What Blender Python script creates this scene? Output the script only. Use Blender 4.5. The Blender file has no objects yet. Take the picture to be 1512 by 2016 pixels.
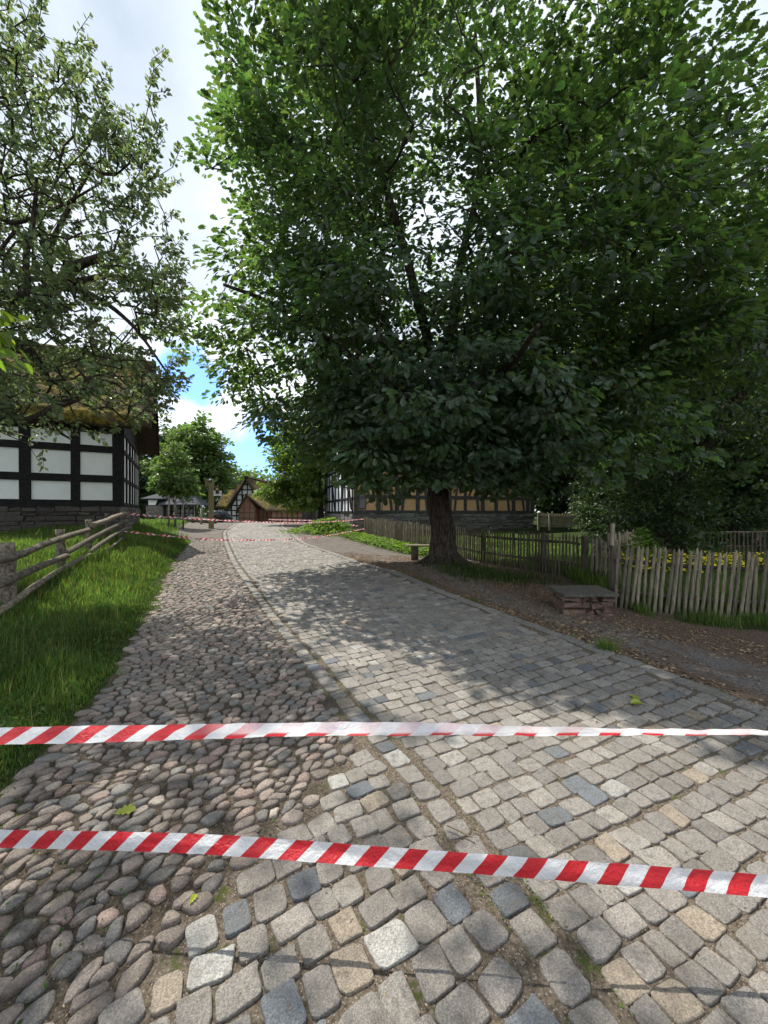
import bpy, math
import numpy as np
from mathutils import Vector

# ------------------------------------------------------------------ camera, sky, sun, exposure
S = bpy.context.scene
C = S.collection
EYE, F = 1.6, 757.0
SUN_AZ, SUN_EL = math.radians(50), math.radians(60)      # sun to the front left
SUN_STRENGTH, SKY_STRENGTH, EXPOSURE = 3.5, 0.14, 0.88
cam = bpy.data.cameras.new("camera"); camo = bpy.data.objects.new("camera", cam); C.objects.link(camo)
cam.sensor_fit = 'VERTICAL'; cam.sensor_height = 34.6; cam.lens = 34.6 * F / 2016
cam.clip_start = .05; cam.clip_end = 2000
camo.location = (0, 0, EYE); camo.rotation_euler = (math.radians(90), 0, 0)
S.camera = camo
S.view_settings.view_transform = 'Standard'; S.view_settings.look = 'None'
S.view_settings.exposure = EXPOSURE; S.view_settings.gamma = 1
S.render.engine = 'CYCLES'
S.cycles.max_bounces = 7; S.cycles.diffuse_bounces = 3; S.cycles.glossy_bounces = 2
S.cycles.transmission_bounces = 5; S.cycles.use_denoising = True
S.cycles.sample_clamp_indirect = 6

class NT:
    """small node helper"""
    def __init__(s, tree): s.t = tree
    def n(s, kind, ins=None, **kw):
        nd = s.t.nodes.new('ShaderNode' + kind)
        for k, v in kw.items(): setattr(nd, k, v)
        for k, v in (ins or {}).items(): s.put(nd, k, v)
        return nd
    def put(s, nd, k, v):
        sock = nd.inputs[k]
        if hasattr(v, 'is_output'): s.t.links.new(v, sock)
        else:
            if isinstance(v, tuple) and len(v) == 3 and sock.type == 'RGBA': v = v + (1,)
            sock.default_value = v
    def m(s, op, a, b=None, c=None, clamp=False):
        nd = s.n('Math', operation=op, use_clamp=clamp)
        for i, v in enumerate((a, b, c)):
            if v is not None: s.put(nd, i, v)
        return nd.outputs[0]
    def mix(s, f, a, b, mode='MIX'):
        nd = s.n('Mix', data_type='RGBA', blend_type=mode)
        s.put(nd, 0, f); s.put(nd, 6, a); s.put(nd, 7, b)
        return nd.outputs[2]
    def ramp(s, f, lo, hi):
        return s.n('MapRange', {0: f, 1: lo, 2: hi, 3: 0.0, 4: 1.0}, interpolation_type='SMOOTHSTEP').outputs[0]
    def noise(s, vec, scale, detail=4.0, rough=.55, out=0, dist=0.0):
        return s.n('TexNoise', {'Vector': vec, 'Scale': scale, 'Detail': detail, 'Roughness': rough, 'Distortion': dist}).outputs[out]

W = bpy.data.worlds.new("World"); S.world = W; W.use_nodes = True
t = NT(W.node_tree); W.node_tree.nodes.clear()
sky = t.n('TexSky', sky_type='NISHITA', sun_disc=False, sun_elevation=SUN_EL, sun_rotation=2 * math.pi - SUN_AZ)
gen = t.n('TexCoord').outputs['Generated']
sp = t.n('SeparateXYZ', {0: gen}).outputs
den = t.m('MAXIMUM', t.m('ADD', sp[2], .22), .08)
uv = t.n('CombineXYZ', {0: t.m('DIVIDE', sp[0], den), 1: t.m('DIVIDE', sp[1], den), 2: 0.3}).outputs[0]
n1 = t.noise(uv, .9, 7, .55, dist=.25)
n2 = t.noise(uv, 1.5, 8, .55, dist=.15)
n3 = t.noise(uv, .45, 3, .5)
edge = t.noise(gen, 9, 6, .6)
cover = t.ramp(n1, .30, .44)
hole = None
for (dx, dz, r0, r1) in ((-.70, .27, .035, .085), (-.32, .145, .05, .13), (-.49, .345, .03, .085)):
    v = Vector((dx, 1, dz)).normalized()
    d = t.n('VectorMath', {0: gen, 1: tuple(v)}, operation='DISTANCE').outputs['Value']
    d = t.m('ADD', d, t.m('MULTIPLY', t.m('SUBTRACT', edge, .5), .22))
    h = t.m('SUBTRACT', 1.0, t.ramp(d, r0, r1))
    hole = h if hole is None else t.m('MAXIMUM', hole, h)
cover = t.m('MULTIPLY', cover, t.m('SUBTRACT', 1.0, t.m('MULTIPLY', hole, .92)))
low = t.ramp(sp[2], .75, .15)                            # cloud bases are greyer overhead
bright = t.m('ADD', t.m('MULTIPLY', t.ramp(n2, .3, .72), .6), t.m('MULTIPLY', low, .45), clamp=True)
bright = t.m('MULTIPLY', bright, t.m('ADD', .6, t.m('MULTIPLY', t.ramp(n3, .3, .65), .4)))
ccol = t.mix(bright, (2.15, 2.6, 3.15), (6.2, 6.5, 6.9))
skyb = t.mix(1.0, sky.outputs[0], (.46, .76, 1.3), 'MULTIPLY')
col = t.mix(cover, skyb, ccol)
bg = t.n('Background', {'Color': col, 'Strength': SKY_STRENGTH})
out = t.n('OutputWorld'); W.node_tree.links.new(bg.outputs[0], out.inputs[0])

sl = bpy.data.lights.new("sun", 'SUN'); sl.energy = SUN_STRENGTH; sl.angle = math.radians(.5); sl.color = (1, .95, .86)
so = bpy.data.objects.new("sun", sl); C.objects.link(so); so.location = (-20, 20, 40)
sd = Vector((-math.sin(SUN_AZ) * math.cos(SUN_EL), math.cos(SUN_AZ) * math.cos(SUN_EL), math.sin(SUN_EL)))
so.rotation_euler = (-sd).to_track_quat('-Z', 'Y').to_euler()

# ------------------------------------------------------------------ mesh helpers
rng = np.random.default_rng(7)
A = np.array
def P(px, py, d): return A([(px - 756) / F * d, d, EYE + (1008 - py) / F * d])     # a measured pixel at distance d -> world point
def nrm(v): v = np.asarray(v, float); return v / np.maximum(np.linalg.norm(v, axis=-1, keepdims=True), 1e-9)

def mk(name, V, faces, mat, parent=None, tint=None, smooth=False, uv=None):
    """one mesh object; faces = list of int arrays (n,k); V in world coordinates"""
    V = np.asarray(V, np.float32).reshape(-1, 3)
    if parent is not None: V = V - A(parent.location, np.float32)
    faces = [np.asarray(f, np.int32) for f in faces if len(f)]
    me = bpy.data.meshes.new(name)
    me.vertices.add(len(V)); me.vertices.foreach_set('co', V.ravel())
    tot = np.concatenate([np.full(len(f), f.shape[1], np.int32) for f in faces])
    idx = np.concatenate([f.ravel() for f in faces])
    me.loops.add(len(idx)); me.loops.foreach_set('vertex_index', idx)
    me.polygons.add(len(tot)); st = np.concatenate([[0], np.cumsum(tot)[:-1]]).astype(np.int32)
    me.polygons.foreach_set('loop_start', st)
    me.polygons.foreach_set('loop_total', tot)
    me.polygons.foreach_set('use_smooth', np.full(len(tot), smooth))
    if tint is not None:
        a = me.attributes.new('tint', 'FLOAT_COLOR', 'POINT')
        T = np.ones((len(V), 4), np.float32); T[:, :3] = tint; a.data.foreach_set('color', T.ravel())
    if uv is not None:
        a = me.attributes.new('flat', 'FLOAT_VECTOR', 'POINT'); a.data.foreach_set('vector', np.asarray(uv, np.float32).ravel())
    me.materials.append(mat); me.update(calc_edges=True); me.validate()
    o = bpy.data.objects.new(name, me); C.objects.link(o)
    if parent is not None: o.parent = parent
    return o
def tag(o, label=None, cat=None, group=None, kind=None):
    for k, v in (('label', label), ('category', cat), ('group', group), ('kind', kind)):
        if v: o[k] = v
    return o
def thing(name, label, cat, loc=(0, 0, 0), group=None):
    o = bpy.data.objects.new(name, None); C.objects.link(o); o.location = tuple(float(v) for v in loc)
    o.empty_display_size = .2
    return tag(o, label, cat, group)
def copy_tree(o, label, loc, rz=0, sc=1.0, parent=None):
    c = o.copy(); C.objects.link(c)
    if parent is None:
        c.location = loc; c.rotation_euler = (0, 0, rz); c.scale = (sc, sc, sc); c['label'] = label
    else: c.parent = parent
    for ch in o.children: copy_tree(ch, None, None, parent=c)
    return c

class MB:
    """collects boxes, bars and tubes into one mesh"""
    def __init__(s): s.V = []; s.Fq = []; s.Ft = []; s.n = 0; s.T = []
    def add(s, V, q=(), tr=(), tint=1.0):
        V = np.asarray(V, float).reshape(-1, 3)
        if len(q): s.Fq.append(np.asarray(q) + s.n)
        if len(tr): s.Ft.append(np.asarray(tr) + s.n)
        s.V.append(V); s.n += len(V); s.T.append(np.broadcast_to(np.asarray(tint, float), (len(V), 3)))
    def box(s, o, ax, ay, az, tint=1.0, bev=0.0):
        """box from corner o with edge vectors; bev rounds the edges a little"""
        o, ax, ay, az = (np.asarray(v, float) for v in (o, ax, ay, az))
        c = [o + i * ax + j * ay + k * az for k in (0, 1) for j in (0, 1) for i in (0, 1)]
        q = [(0, 2, 3, 1), (4, 5, 7, 6), (0, 1, 5, 4), (2, 6, 7, 3), (0, 4, 6, 2), (1, 3, 7, 5)]
        if bev <= 0: s.add(c, q, tint=tint); return
        cen = o + (ax + ay + az) / 2; e = [ax, ay, az]; L = [max(np.linalg.norm(v), 1e-6) for v in e]
        V = []; ids = {}
        for k in (0, 1):
            for j in (0, 1):
                for i in (0, 1):
                    sg = (i * 2 - 1, j * 2 - 1, k * 2 - 1)
                    for f in range(3):
                        p = cen.copy()
                        for a_ in range(3):
                            h = .5 if a_ == f else .5 - min(bev / L[a_], .45)
                            p = p + e[a_] * sg[a_] * h
                        ids[(i, j, k, f)] = len(V); V.append(p)
        Q = []; T3 = []
        def face(f):
            a_, b_ = [x for x in range(3) if x != f]
            for sd_ in (0, 1):
                pts = []
                for (m, n_) in ((0, 0), (1, 0), (1, 1), (0, 1)):
                    key = [0, 0, 0]; key[f] = sd_; key[a_] = m; key[b_] = n_
                    pts.append(ids[tuple(key) + (f,)])
                Q.append(pts)
        for f in range(3): face(f)
        for f in range(3):
            a_, b_ = [x for x in range(3) if x != f]
            for m in (0, 1):
                for n_ in (0, 1):
                    k0 = [0, 0, 0]; k0[a_] = m; k0[b_] = n_; k1 = list(k0); k1[f] = 1
                    Q.append([ids[tuple(k0) + (a_,)], ids[tuple(k1) + (a_,)], ids[tuple(k1) + (b_,)], ids[tuple(k0) + (b_,)]])
        for k in (0, 1):
            for j in (0, 1):
                for i in (0, 1): T3.append([ids[(i, j, k, f)] for f in range(3)])
        s.add(V, Q, T3, tint)
    def bar(s, p0, p1, w, d, up=(0, 0, 1), tint=1.0, bev=0.0):
        p0, p1 = np.asarray(p0, float), np.asarray(p1, float)
        ax = p1 - p0; side = np.cross(nrm(ax), up)
        if np.linalg.norm(side) < 1e-3: side = np.cross(nrm(ax), (0, 1, 0))
        side = nrm(side); u2 = nrm(np.cross(side, ax))
        s.box(p0 - side * w / 2 - u2 * d / 2, ax, side * w, u2 * d, tint, bev)
    def tube(s, pts, rad, k=8, tint=1.0, cap=True, wob=0.0, seed=0):
        pts = np.asarray(pts, float); n = len(pts); rad = np.broadcast_to(np.asarray(rad, float), (n,))
        tg = nrm(np.gradient(pts, axis=0)); ref = A([0, 0, 1.]) if abs(tg[0][2]) < .9 else A([1., 0, 0])
        V = []; a = nrm(np.cross(tg[0], ref)); r_ = np.random.default_rng(seed)
        ph = np.linspace(0, 2 * np.pi, k, endpoint=False)
        base = r_.normal(0, 1, k) * wob
        for i in range(n):
            a = nrm(a - tg[i] * np.dot(a, tg[i])); b = np.cross(tg[i], a)
            rr = rad[i] * (1 + base + r_.normal(0, wob * .5, k))
            V.append(pts[i] + np.outer(np.cos(ph) * rr, a) + np.outer(np.sin(ph) * rr, b))
        V = np.concatenate(V); j = np.arange(k); q = []
        for i in range(n - 1):
            q.append(np.stack([i * k + j, i * k + (j + 1) % k, (i + 1) * k + (j + 1) % k, (i + 1) * k + j], 1))
        tr = []
        if cap:
            c0 = len(V); V = np.concatenate([V, [pts[0], pts[-1]]])
            tr = np.concatenate([np.stack([np.full(k, c0), (j + 1) % k, j], 1), np.stack([np.full(k, c0 + 1), (n - 1) * k + j, (n - 1) * k + (j + 1) % k], 1)])
        s.add(V, np.concatenate(q), tr, tint)
    def build(s, name, mat, parent=None, smooth=False):
        f = []
        if s.Fq: f.append(np.concatenate(s.Fq))
        if s.Ft: f.append(np.concatenate(s.Ft))
        return mk(name, np.concatenate(s.V), f, mat, parent, np.concatenate(s.T), smooth)

def prism(mb, poly, vec, tint=1.0):
    """closed prism from a polygon (k,3) pushed along vec"""
    poly = A(poly, float); k = len(poly); V = np.concatenate([poly, poly + A(vec)]); j = np.arange(k)
    q = np.stack([j, (j + 1) % k, k + (j + 1) % k, k + j], 1); tr = [[0, i + 1, i] for i in range(1, k - 1)] + [[k, k + i, k + i + 1] for i in range(1, k - 1)]
    mb.add(V, q, tr, tint)
def curve(pts, n):
    """Catmull-Rom resample"""
    p = np.asarray(pts, float); p = np.concatenate([[2 * p[0] - p[1]], p, [2 * p[-1] - p[-2]]])
    out = []
    for tt in np.linspace(0, len(p) - 3 - 1e-6, n):
        i = int(tt); f = tt - i; a, b, c, d = p[i:i + 4]
        out.append(.5 * (2 * b + (c - a) * f + (2 * a - 5 * b + 4 * c - d) * f * f + (3 * b - a - 3 * c + d) * f ** 3))
    return A(out)
def vnoise(x, y, s=1.0, seed=0):
    """smooth value noise in 2-D, about -1..1"""
    x, y = np.asarray(x, float) * s, np.asarray(y, float) * s
    xi, yi = np.floor(x).astype(int), np.floor(y).astype(int); fx, fy = x - xi, y - yi
    fx, fy = fx * fx * (3 - 2 * fx), fy * fy * (3 - 2 * fy)
    def h(a, b): 
        v = np.sin(a * 127.1 + b * 311.7 + seed * 74.7) * 43758.5453
        return (v - np.floor(v)) * 2 - 1
    return (h(xi, yi) * (1 - fx) + h(xi + 1, yi) * fx) * (1 - fy) + (h(xi, yi + 1) * (1 - fx) + h(xi + 1, yi + 1) * fx) * fy

# ------------------------------------------------------------------ the lie of the land
YY = np.arange(-6, 60.01, .05)
def smooth_curve(ys, xs, sig=.5):
    v = np.interp(YY, ys, xs); k = np.exp(-.5 * (np.arange(-60, 61) * .05 / sig) ** 2); k /= k.sum()
    return np.convolve(np.pad(v, 60, mode='reflect', reflect_type='odd'), k, 'valid')
XLv = smooth_curve([-6, -2, 0, .8, 1.57, 2.05, 2.94, 5.45, 10.4, 15, 20, 28, 40, 60], [4, 1.9, 1.0, .72, .46, .26, -.28, -1.62, -4.15, -6.25, -8.4, -10.9, -15, -22])
XRv = smooth_curve([-6, -2, 0, 1.5, 3.09, 4.3, 5.8, 9.4, 15.1, 25, 28, 40, 60], [7.2, 5.5, 4.5, 3.85, 3.09, 2.55, 1.87, -.07, -3.1, -6.6, -7.3, -11, -18])
XCv = smooth_curve([-6, 0, 1.5, 2.46, 3.35, 6.6, 10.4, 15.3, 20, 60], [-1.2, -1.75, -1.95, -2.15, -2.38, -3.85, -5.6, -7.6, -10, -26], .3)
def XL(y): return np.interp(y, YY, XLv)
def XR(y): return np.interp(y, YY, XRv)
def XC(y): return np.interp(y, YY, XCv)
def XB(y): return np.interp(y, [-6, 0, 1.2, 1.5, 1.65, 2.05, 2.6, 2.95], [-.9, -.95, -.93, -.8, -.72, -.45, -.25, -.27])   # left limit of the setts near the viewer
def sstep(x, a, b): q = np.clip((np.asarray(x, float) - a) / (b - a), 0, 1); return q * q * (3 - 2 * q)
def gz(x, y):
    x, y = np.asarray(x, float), np.asarray(y, float)
    z = np.interp(y, [-60, 3, 6, 8, 11, 14, 17, 22, 28, 34, 45, 60, 100, 400], [-.1, 0, .05, .14, .25, .34, .44, .62, .72, .66, .3, -.25, -.3, .5])
    s = np.maximum(XC(y) - x, 0)
    z = z + np.minimum(s, 2.7) * np.interp(y, [1, 2.5, 4.6, 8, 11, 17, 23, 34], [.0, .03, .1, .2, .27, .25, .1, .03])
    z = z + .45 * sstep(s, 4, 12) * sstep(y, 14, 30) * (1 - sstep(y, 45, 70))
    r = np.maximum(x - XR(y), 0)
    z = z - np.minimum(r, 3.2) * np.interp(y, [1, 5, 7, 9, 11, 13, 20, 25], [.02, .05, .05, .02, .055, .06, .05, .0]) * 1.0
    z = z + .22 * np.exp(-((x - 1.5) ** 2 + (y - 9.4) ** 2) / (2 * .9 ** 2))           # mound round the foot of the oak
    z = z + .01 * vnoise(x, y, 1.7, 3) * sstep(np.maximum(s, r), .05, .6)
    return z

# ------------------------------------------------------------------ materials
MATS = {}
def mat(name, build, disp=False):
    if name in MATS: return MATS[name]
    m = bpy.data.materials.new(name); m.use_nodes = True; m.node_tree.nodes.clear()
    t = NT(m.node_tree); sh = build(t)
    o = t.n('OutputMaterial'); m.node_tree.links.new(sh, o.inputs[0]); MATS[name] = m
    return m
def pos(t): return t.n('NewGeometry').outputs['Position']
def attr(t, n='tint'): return t.n('Attribute', attribute_name=n).outputs
def pr(t, col, rough=.8, bump=None, bs=.3, bd=.02, spec=.3):
    ins = {'Base Color': col, 'Roughness': rough, 'Specular IOR Level': spec}
    if bump is not None: ins['Normal'] = t.n('Bump', {'Height': bump, 'Strength': bs, 'Distance': bd}).outputs[0]
    return t.n('BsdfPrincipled', ins).outputs[0]
def mapped(t, v, sc): return t.n('VectorMath', {0: v, 1: sc}, operation='MULTIPLY').outputs[0]

def m_stone(t):
    p = pos(t); a = attr(t)[0]
    f = t.noise(p, 150, 3, .75); g = t.noise(p, 26, 5, .65); h = t.noise(p, 4, 3, .6)
    c = t.mix(t.ramp(f, .36, .66), t.mix(1, a, (.66, .66, .67), 'MULTIPLY'), t.mix(1, a, (1.25, 1.24, 1.21), 'MULTIPLY'))
    c = t.mix(t.m('MULTIPLY', t.ramp(g, .48, .72), .5), c, (.085, .075, .06))
    c = t.mix(t.m('MULTIPLY', t.ramp(h, .45, .7), .38), c, (.15, .13, .10))
    b = t.m('ADD', t.m('MULTIPLY', f, .35), g)
    return pr(t, c, .74, b, 1.0, .02, .28)
STONE = mat('granite_stone', m_stone)
def m_bed(t):
    p = pos(t)
    f = t.noise(p, 60, 5, .7); v = t.n('TexVoronoi', {'Vector': p, 'Scale': 120.0, 'Randomness': 1.0})
    big = t.noise(p, 2.3, 4, .6); ms = t.noise(p, 9, 5, .65)
    c = t.mix(t.ramp(f, .3, .7), (.055, .043, .032), (.165, .135, .10))
    cell = t.n('SeparateColor', {0: v.outputs['Color']}).outputs[0]
    grit = t.m('MULTIPLY', t.m('LESS_THAN', v.outputs['Distance'], t.m('MULTIPLY', cell, .5)), t.m('GREATER_THAN', t.m('ADD', cell, t.m('MULTIPLY', t.m('SUBTRACT', ms, .5), 1.6)), .62))
    c = t.mix(t.m('MULTIPLY', grit, .75), c, t.mix(t.noise(p, 70, 1), (.10, .085, .07), (.40, .35, .31)))
    c = t.mix(t.m('MULTIPLY', t.ramp(ms, .56, .66), t.ramp(big, .45, .6)), c, (.06, .075, .02))
    c = t.mix(1, c, attr(t)[0], 'MULTIPLY')
    return pr(t, c, .95, t.m('ADD', f, t.m('MULTIPLY', grit, .6)), .9, .02, .1)
BED = mat('gritty_joint_earth', m_bed)
def m_ground(t):
    p = pos(t); a = t.n('SeparateColor', {0: attr(t)[0]}).outputs
    f = t.noise(p, 45, 6, .72); g = t.noise(p, 3.2, 5, .62); k = t.noise(p, 14, 4, .65)
    v = t.n('TexVoronoi', {'Vector': p, 'Scale': 34.0}); cell = t.n('SeparateColor', {0: v.outputs['Color']}).outputs
    dirt = t.mix(t.ramp(f, .3, .72), (.058, .038, .027), (.22, .152, .112))
    grav = t.mix(t.ramp(f, .28, .72), (.07, .064, .058), (.26, .245, .225))
    flake = t.m('MULTIPLY', t.m('LESS_THAN', v.outputs['Distance'], .3), t.m('GREATER_THAN', cell[0], .72))
    dirt = t.mix(t.m('MULTIPLY', flake, .8), dirt, t.mix(cell[1], (.11, .06, .04), (.3, .25, .2)))
    gm = t.m('MULTIPLY', t.m('MULTIPLY', a[1], t.ramp(g, .3, .56)), .85)
    c = t.mix(gm, dirt, grav)
    grass = t.mix(t.ramp(k, .35, .7), (.022, .030, .010), (.05, .075, .018))
    gk = t.ramp(t.m('ADD', a[0], t.m('MULTIPLY', t.m('SUBTRACT', k, .5), .9)), .38, .62)
    c = t.mix(gk, c, grass)
    return pr(t, c, .95, t.m('ADD', f, k), .8, .03, .1)
GROUND = mat('trodden_earth', m_ground)
def leaf_mat(name, base, thru, tr=.38, rough=.42, spec=.45):
    def b(t):
        a = attr(t)[0]; p = pos(t); n = t.noise(p, 2.0, 2, .5)
        c = t.mix(1, a, base, 'MULTIPLY'); c = t.mix(t.m('MULTIPLY', n, .5), c, t.mix(1, c, (1.35, 1.2, .8), 'MULTIPLY'))
        d = pr(t, c, rough, spec=spec)
        tl = t.n('BsdfTranslucent', {'Color': t.mix(1, a, thru, 'MULTIPLY')}).outputs[0]
        return t.n('MixShader', {0: tr, 1: d, 2: tl}).outputs[0]
    return mat(name, b)
OAKLEAF = leaf_mat('oak_leaf', (.038, .070, .040), (.15, .285, .042), .38, .38, .6)
APPLELEAF = leaf_mat('apple_leaf', (.085, .118, .062), (.25, .36, .11), .42, .42, .6)
FARLEAF = leaf_mat('far_leaf', (.062, .108, .036), (.19, .33, .05), .38)
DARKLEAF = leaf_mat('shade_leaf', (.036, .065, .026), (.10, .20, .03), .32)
GRASS = leaf_mat('grass_blade', (.056, .112, .026), (.14, .30, .036), .42, .5, .3)
WEED = leaf_mat('weed_leaf', (.075, .14, .02), (.25, .45, .04), .4, .5, .3)
def m_bark(t):
    p = pos(t); q = mapped(t, p, (1, 1, .22)); f = t.noise(q, 26, 6, .7, dist=.4); g = t.noise(p, 3, 3, .5)
    c = t.mix(t.ramp(f, .35, .68), (.020, .015, .011), (.105, .085, .066)); c = t.mix(t.m('MULTIPLY', t.ramp(g, .55, .7), .45), c, (.06, .065, .035))
    return pr(t, c, .92, f, 1.0, .05, .15)
BARK = mat('furrowed_bark', m_bark)
def wood(name, dark, light, green=.2, scale=(22, 22, 2.2), rand=True, bump=.5):
    def b(t):
        p = pos(t); q = mapped(t, p, scale); f = t.noise(q, 1.6, 6, .68, dist=.3); g = t.noise(p, 5, 4, .6)
        c = t.mix(t.ramp(f, .3, .72), dark, light)
        c = t.mix(t.m('MULTIPLY', t.ramp(g, .48, .7), green), c, (.10, .105, .05))
        if rand:
            r = t.n('ObjectInfo').outputs['Random']; c = t.mix(1, c, t.mix(r, (.62, .62, .60), (1.3, 1.26, 1.18)), 'MULTIPLY')
        return pr(t, c, .85, f, bump, .01, .2)
    return mat(name, b)
PICKETW = wood('weathered_picket_wood', (.09, .077, .056), (.32, .28, .21), .5)
DARKW = wood('dark_fence_wood', (.045, .038, .03), (.15, .125, .10), .35)
PALEW = wood('pale_fence_wood', (.20, .17, .12), (.42, .37, .29), .3)
LOGW = wood('grey_log_wood', (.05, .042, .034), (.31, .272, .222), .25, (11, 11, 11), True, 1.0)
TIMBER = wood('black_timber', (.006, .006, .006), (.022, .02, .018), 0, (5, 5, 9), False)
GREYTIMBER = wood('grey_timber', (.035, .034, .034), (.12, .118, .12), 0, (6, 6, 6), False)
BOARDW = wood('olive_post_wood', (.13, .11, .05), (.26, .22, .11), .1, (12, 12, 2), False)
def plain(name, col, rough=.8, var=.12, sc=6, spec=.3, bump=.15):
    def b(t):
        p = pos(t); n = t.noise(p, sc, 6, .65); f = t.noise(p, sc * 9, 4, .6)
        c = t.mix(n, tuple(v * (1 - var) for v in col), tuple(min(1, v * (1 + var)) for v in col))
        return pr(t, c, rough, t.m('ADD', f, n), bump, .02, spec)
    return mat(name, b)
PLASTER = plain('white_plaster', (.70, .725, .68), .9, .2, 1.3)
WPLASTER = plain('bright_plaster', (.80, .80, .80), .9, .05, 2)
OCHRE = plain('ochre_plaster', (.68, .42, .21), .9, .16, 3.2)
BRICK = plain('brown_brick', (.26, .15, .10), .9, .25, 5)
SLATE = plain('grey_slate', (.06, .063, .07), .85, .3, 9, .15)
TILE = plain('brown_roof_tile', (.20, .11, .08), .8, .3, 7)
METAL = plain('dark_metal', (.03, .03, .032), .4, .1, 9)
GLASS = plain('dark_glass', (.015, .018, .02), .06, .05, 3, .6, 0)
WHITEP = plain('white_paint', (.78, .79, .78), .55, .05, 4)
YELLOW = plain('yellow_petals', (.75, .60, .03), .7, .1, 9)
CARP = plain('dark_car_paint', (.03, .035, .045), .25, .05, 3, .5, 0)
def m_rock(t):
    p = pos(t); a = attr(t)[0]; f = t.noise(p, 24, 6, .7); g = t.noise(p, 6, 4, .6)
    c = t.mix(1, a, t.mix(t.ramp(f, .3, .7), (.6, .6, .6), (1.3, 1.3, 1.3)), 'MULTIPLY')
    c = t.mix(t.m('MULTIPLY', t.ramp(g, .55, .72), .4), c, (.06, .06, .035))
    return pr(t, c, .9, f, .9, .03, .2)
ROCK = mat('rough_wall_stone', m_rock)
def m_thatch(t):
    p = pos(t); q = mapped(t, p, (14, 14, 5)); f = t.noise(q, 1.5, 6, .75); g = t.noise(p, 1.3, 6, .68); k = t.noise(p, 9, 5, .65)
    c = t.mix(t.ramp(f, .3, .7), (.030, .022, .016), (.12, .09, .065))
    moss = t.mix(t.ramp(k, .35, .65), (.06, .06, .012), (.26, .19, .035))
    w = t.m('MULTIPLY', attr(t)[0], t.ramp(g, .40, .56))
    c = t.mix(w, c, moss)
    return pr(t, c, .95, t.m('ADD', f, t.m('MULTIPLY', k, 1.5)), 1.0, .06, .1)
THATCH = mat('mossy_thatch', m_thatch)
def m_tape(t):
    u = t.n('SeparateXYZ', {0: attr(t, 'flat')[1]}).outputs
    st = t.m('FRACT', t.m('ADD', t.m('DIVIDE', u[0], .146), t.m('MULTIPLY', u[1], .42)))
    red = t.m('LESS_THAN', st, .5)
    wr = t.noise(mapped(t, attr(t, 'flat')[1], (16, 1.2, 1)), 3, 5, .65)
    c = t.mix(red, (.80, .80, .80), (.62, .012, .022)); c = t.mix(t.m('MULTIPLY', u[2], .9), c, (.82, .78, .79))      # u[2]: the unprinted back, folded over
    d = pr(t, c, .3, wr, .6, .02, .5); tl = t.n('BsdfTranslucent', {'Color': t.mix(red, (.75, .75, .75), (.75, .05, .05))}).outputs[0]
    return t.n('MixShader', {0: .32, 1: d, 2: tl}).outputs[0]
TAPE = mat('red_white_plastic_tape', m_tape)

# ------------------------------------------------------------------ ground, road
def lines(fine0, fine1, st, lo, hi, g=1.16):
    a = list(np.arange(fine0, fine1 + 1e-6, st)); d = st
    while a[-1] < hi: d *= g; a.append(a[-1] + d)
    d = st
    while a[0] > lo: d *= g; a.insert(0, a[0] - d)
    return A(a)
FENCE_A = A([[-.95, 19.0], [.35, 16.2], [1.46, 14.0], [2.4, 12.6], [3.4, 10.6], [4.45, 8.55]])     # old fence, far to near
def fence_x(y): return np.interp(y, FENCE_A[::-1, 1], FENCE_A[::-1, 0])
NEAR_A = A([[3.98, 6.62], [4.9, 6.3], [6.3, 5.82], [8.0, 5.2]])
def near_y(x): return np.interp(x, NEAR_A[:, 0], NEAR_A[:, 1])
def grass_mask(x, y):
    s = XC(y) - x; r = x - XR(y)
    m = sstep(s, -.06, .22) * (1 - sstep(y, 15.5, 17.5))
    m = np.maximum(m, sstep(-x - np.interp(y, [15, 18, 22, 30, 60], [8.3, 9.9, 11.8, 15.6, 27]), -.5, .6) * sstep(y, 14, 17))
    m = np.maximum(m, sstep(x - fence_x(np.clip(y, 8.6, 19)), .05, .35) * sstep(y, 8.2, 9))
    m = np.maximum(m, sstep(y - near_y(x), .1, .5) * sstep(x, 4.2, 5))
    m = np.maximum(m, .8 * np.exp(-(((x - 2.35) / 1.0) ** 2 + ((y - 8.5) / .55) ** 2)))
    m = np.maximum(m, .95 * np.exp(-(((x - fence_x(y) + .75) / .55) ** 2)) * sstep(y, 12.2, 13.5) * (1 - sstep(y, 20, 22)))
    m = np.maximum(m, .75 * np.exp(-(((near_y(x) - y - .35) / .33) ** 2)) * sstep(x, 4.1, 4.8) * sstep(y, 3.5, 4.5))
    m = np.maximum(m, sstep(y, 36, 45) * .9)
    return np.clip(m, 0, 1)
gx, gy = lines(-10, 9, .14, -320, 320), lines(-2, 20, .14, -60, 420)
X, Y = np.meshgrid(gx, gy); Z = gz(X, Y)
cor = sstep(X - XC(Y), -.02, .15) * sstep(XR(Y) - X, -.02, .12) * (1 - sstep(Y, 44, 46))
cor = np.where(Y > 16.5, sstep(X - XL(Y), -.02, .15) * sstep(XR(Y) - X, -.02, .12) * (1 - sstep(Y, 44, 46)), cor)
Z = Z - .07 * cor
gmask = grass_mask(X, Y)
grav = np.where(X > XR(Y), np.clip(sstep(X - XR(Y), .25, .5) * (1 - sstep(X - XR(Y), 1.0, 1.7)) + sstep(Y, 10.5, 13), 0, 1), sstep(Y, 12, 15))
i = np.arange(len(gx) - 1); j = np.arange(len(gy) - 1); I, J = np.meshgrid(i, j); n = len(gx)
Q = np.stack([J * n + I, J * n + I + 1, (J + 1) * n + I + 1, (J + 1) * n + I], -1).reshape(-1, 4)
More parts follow.
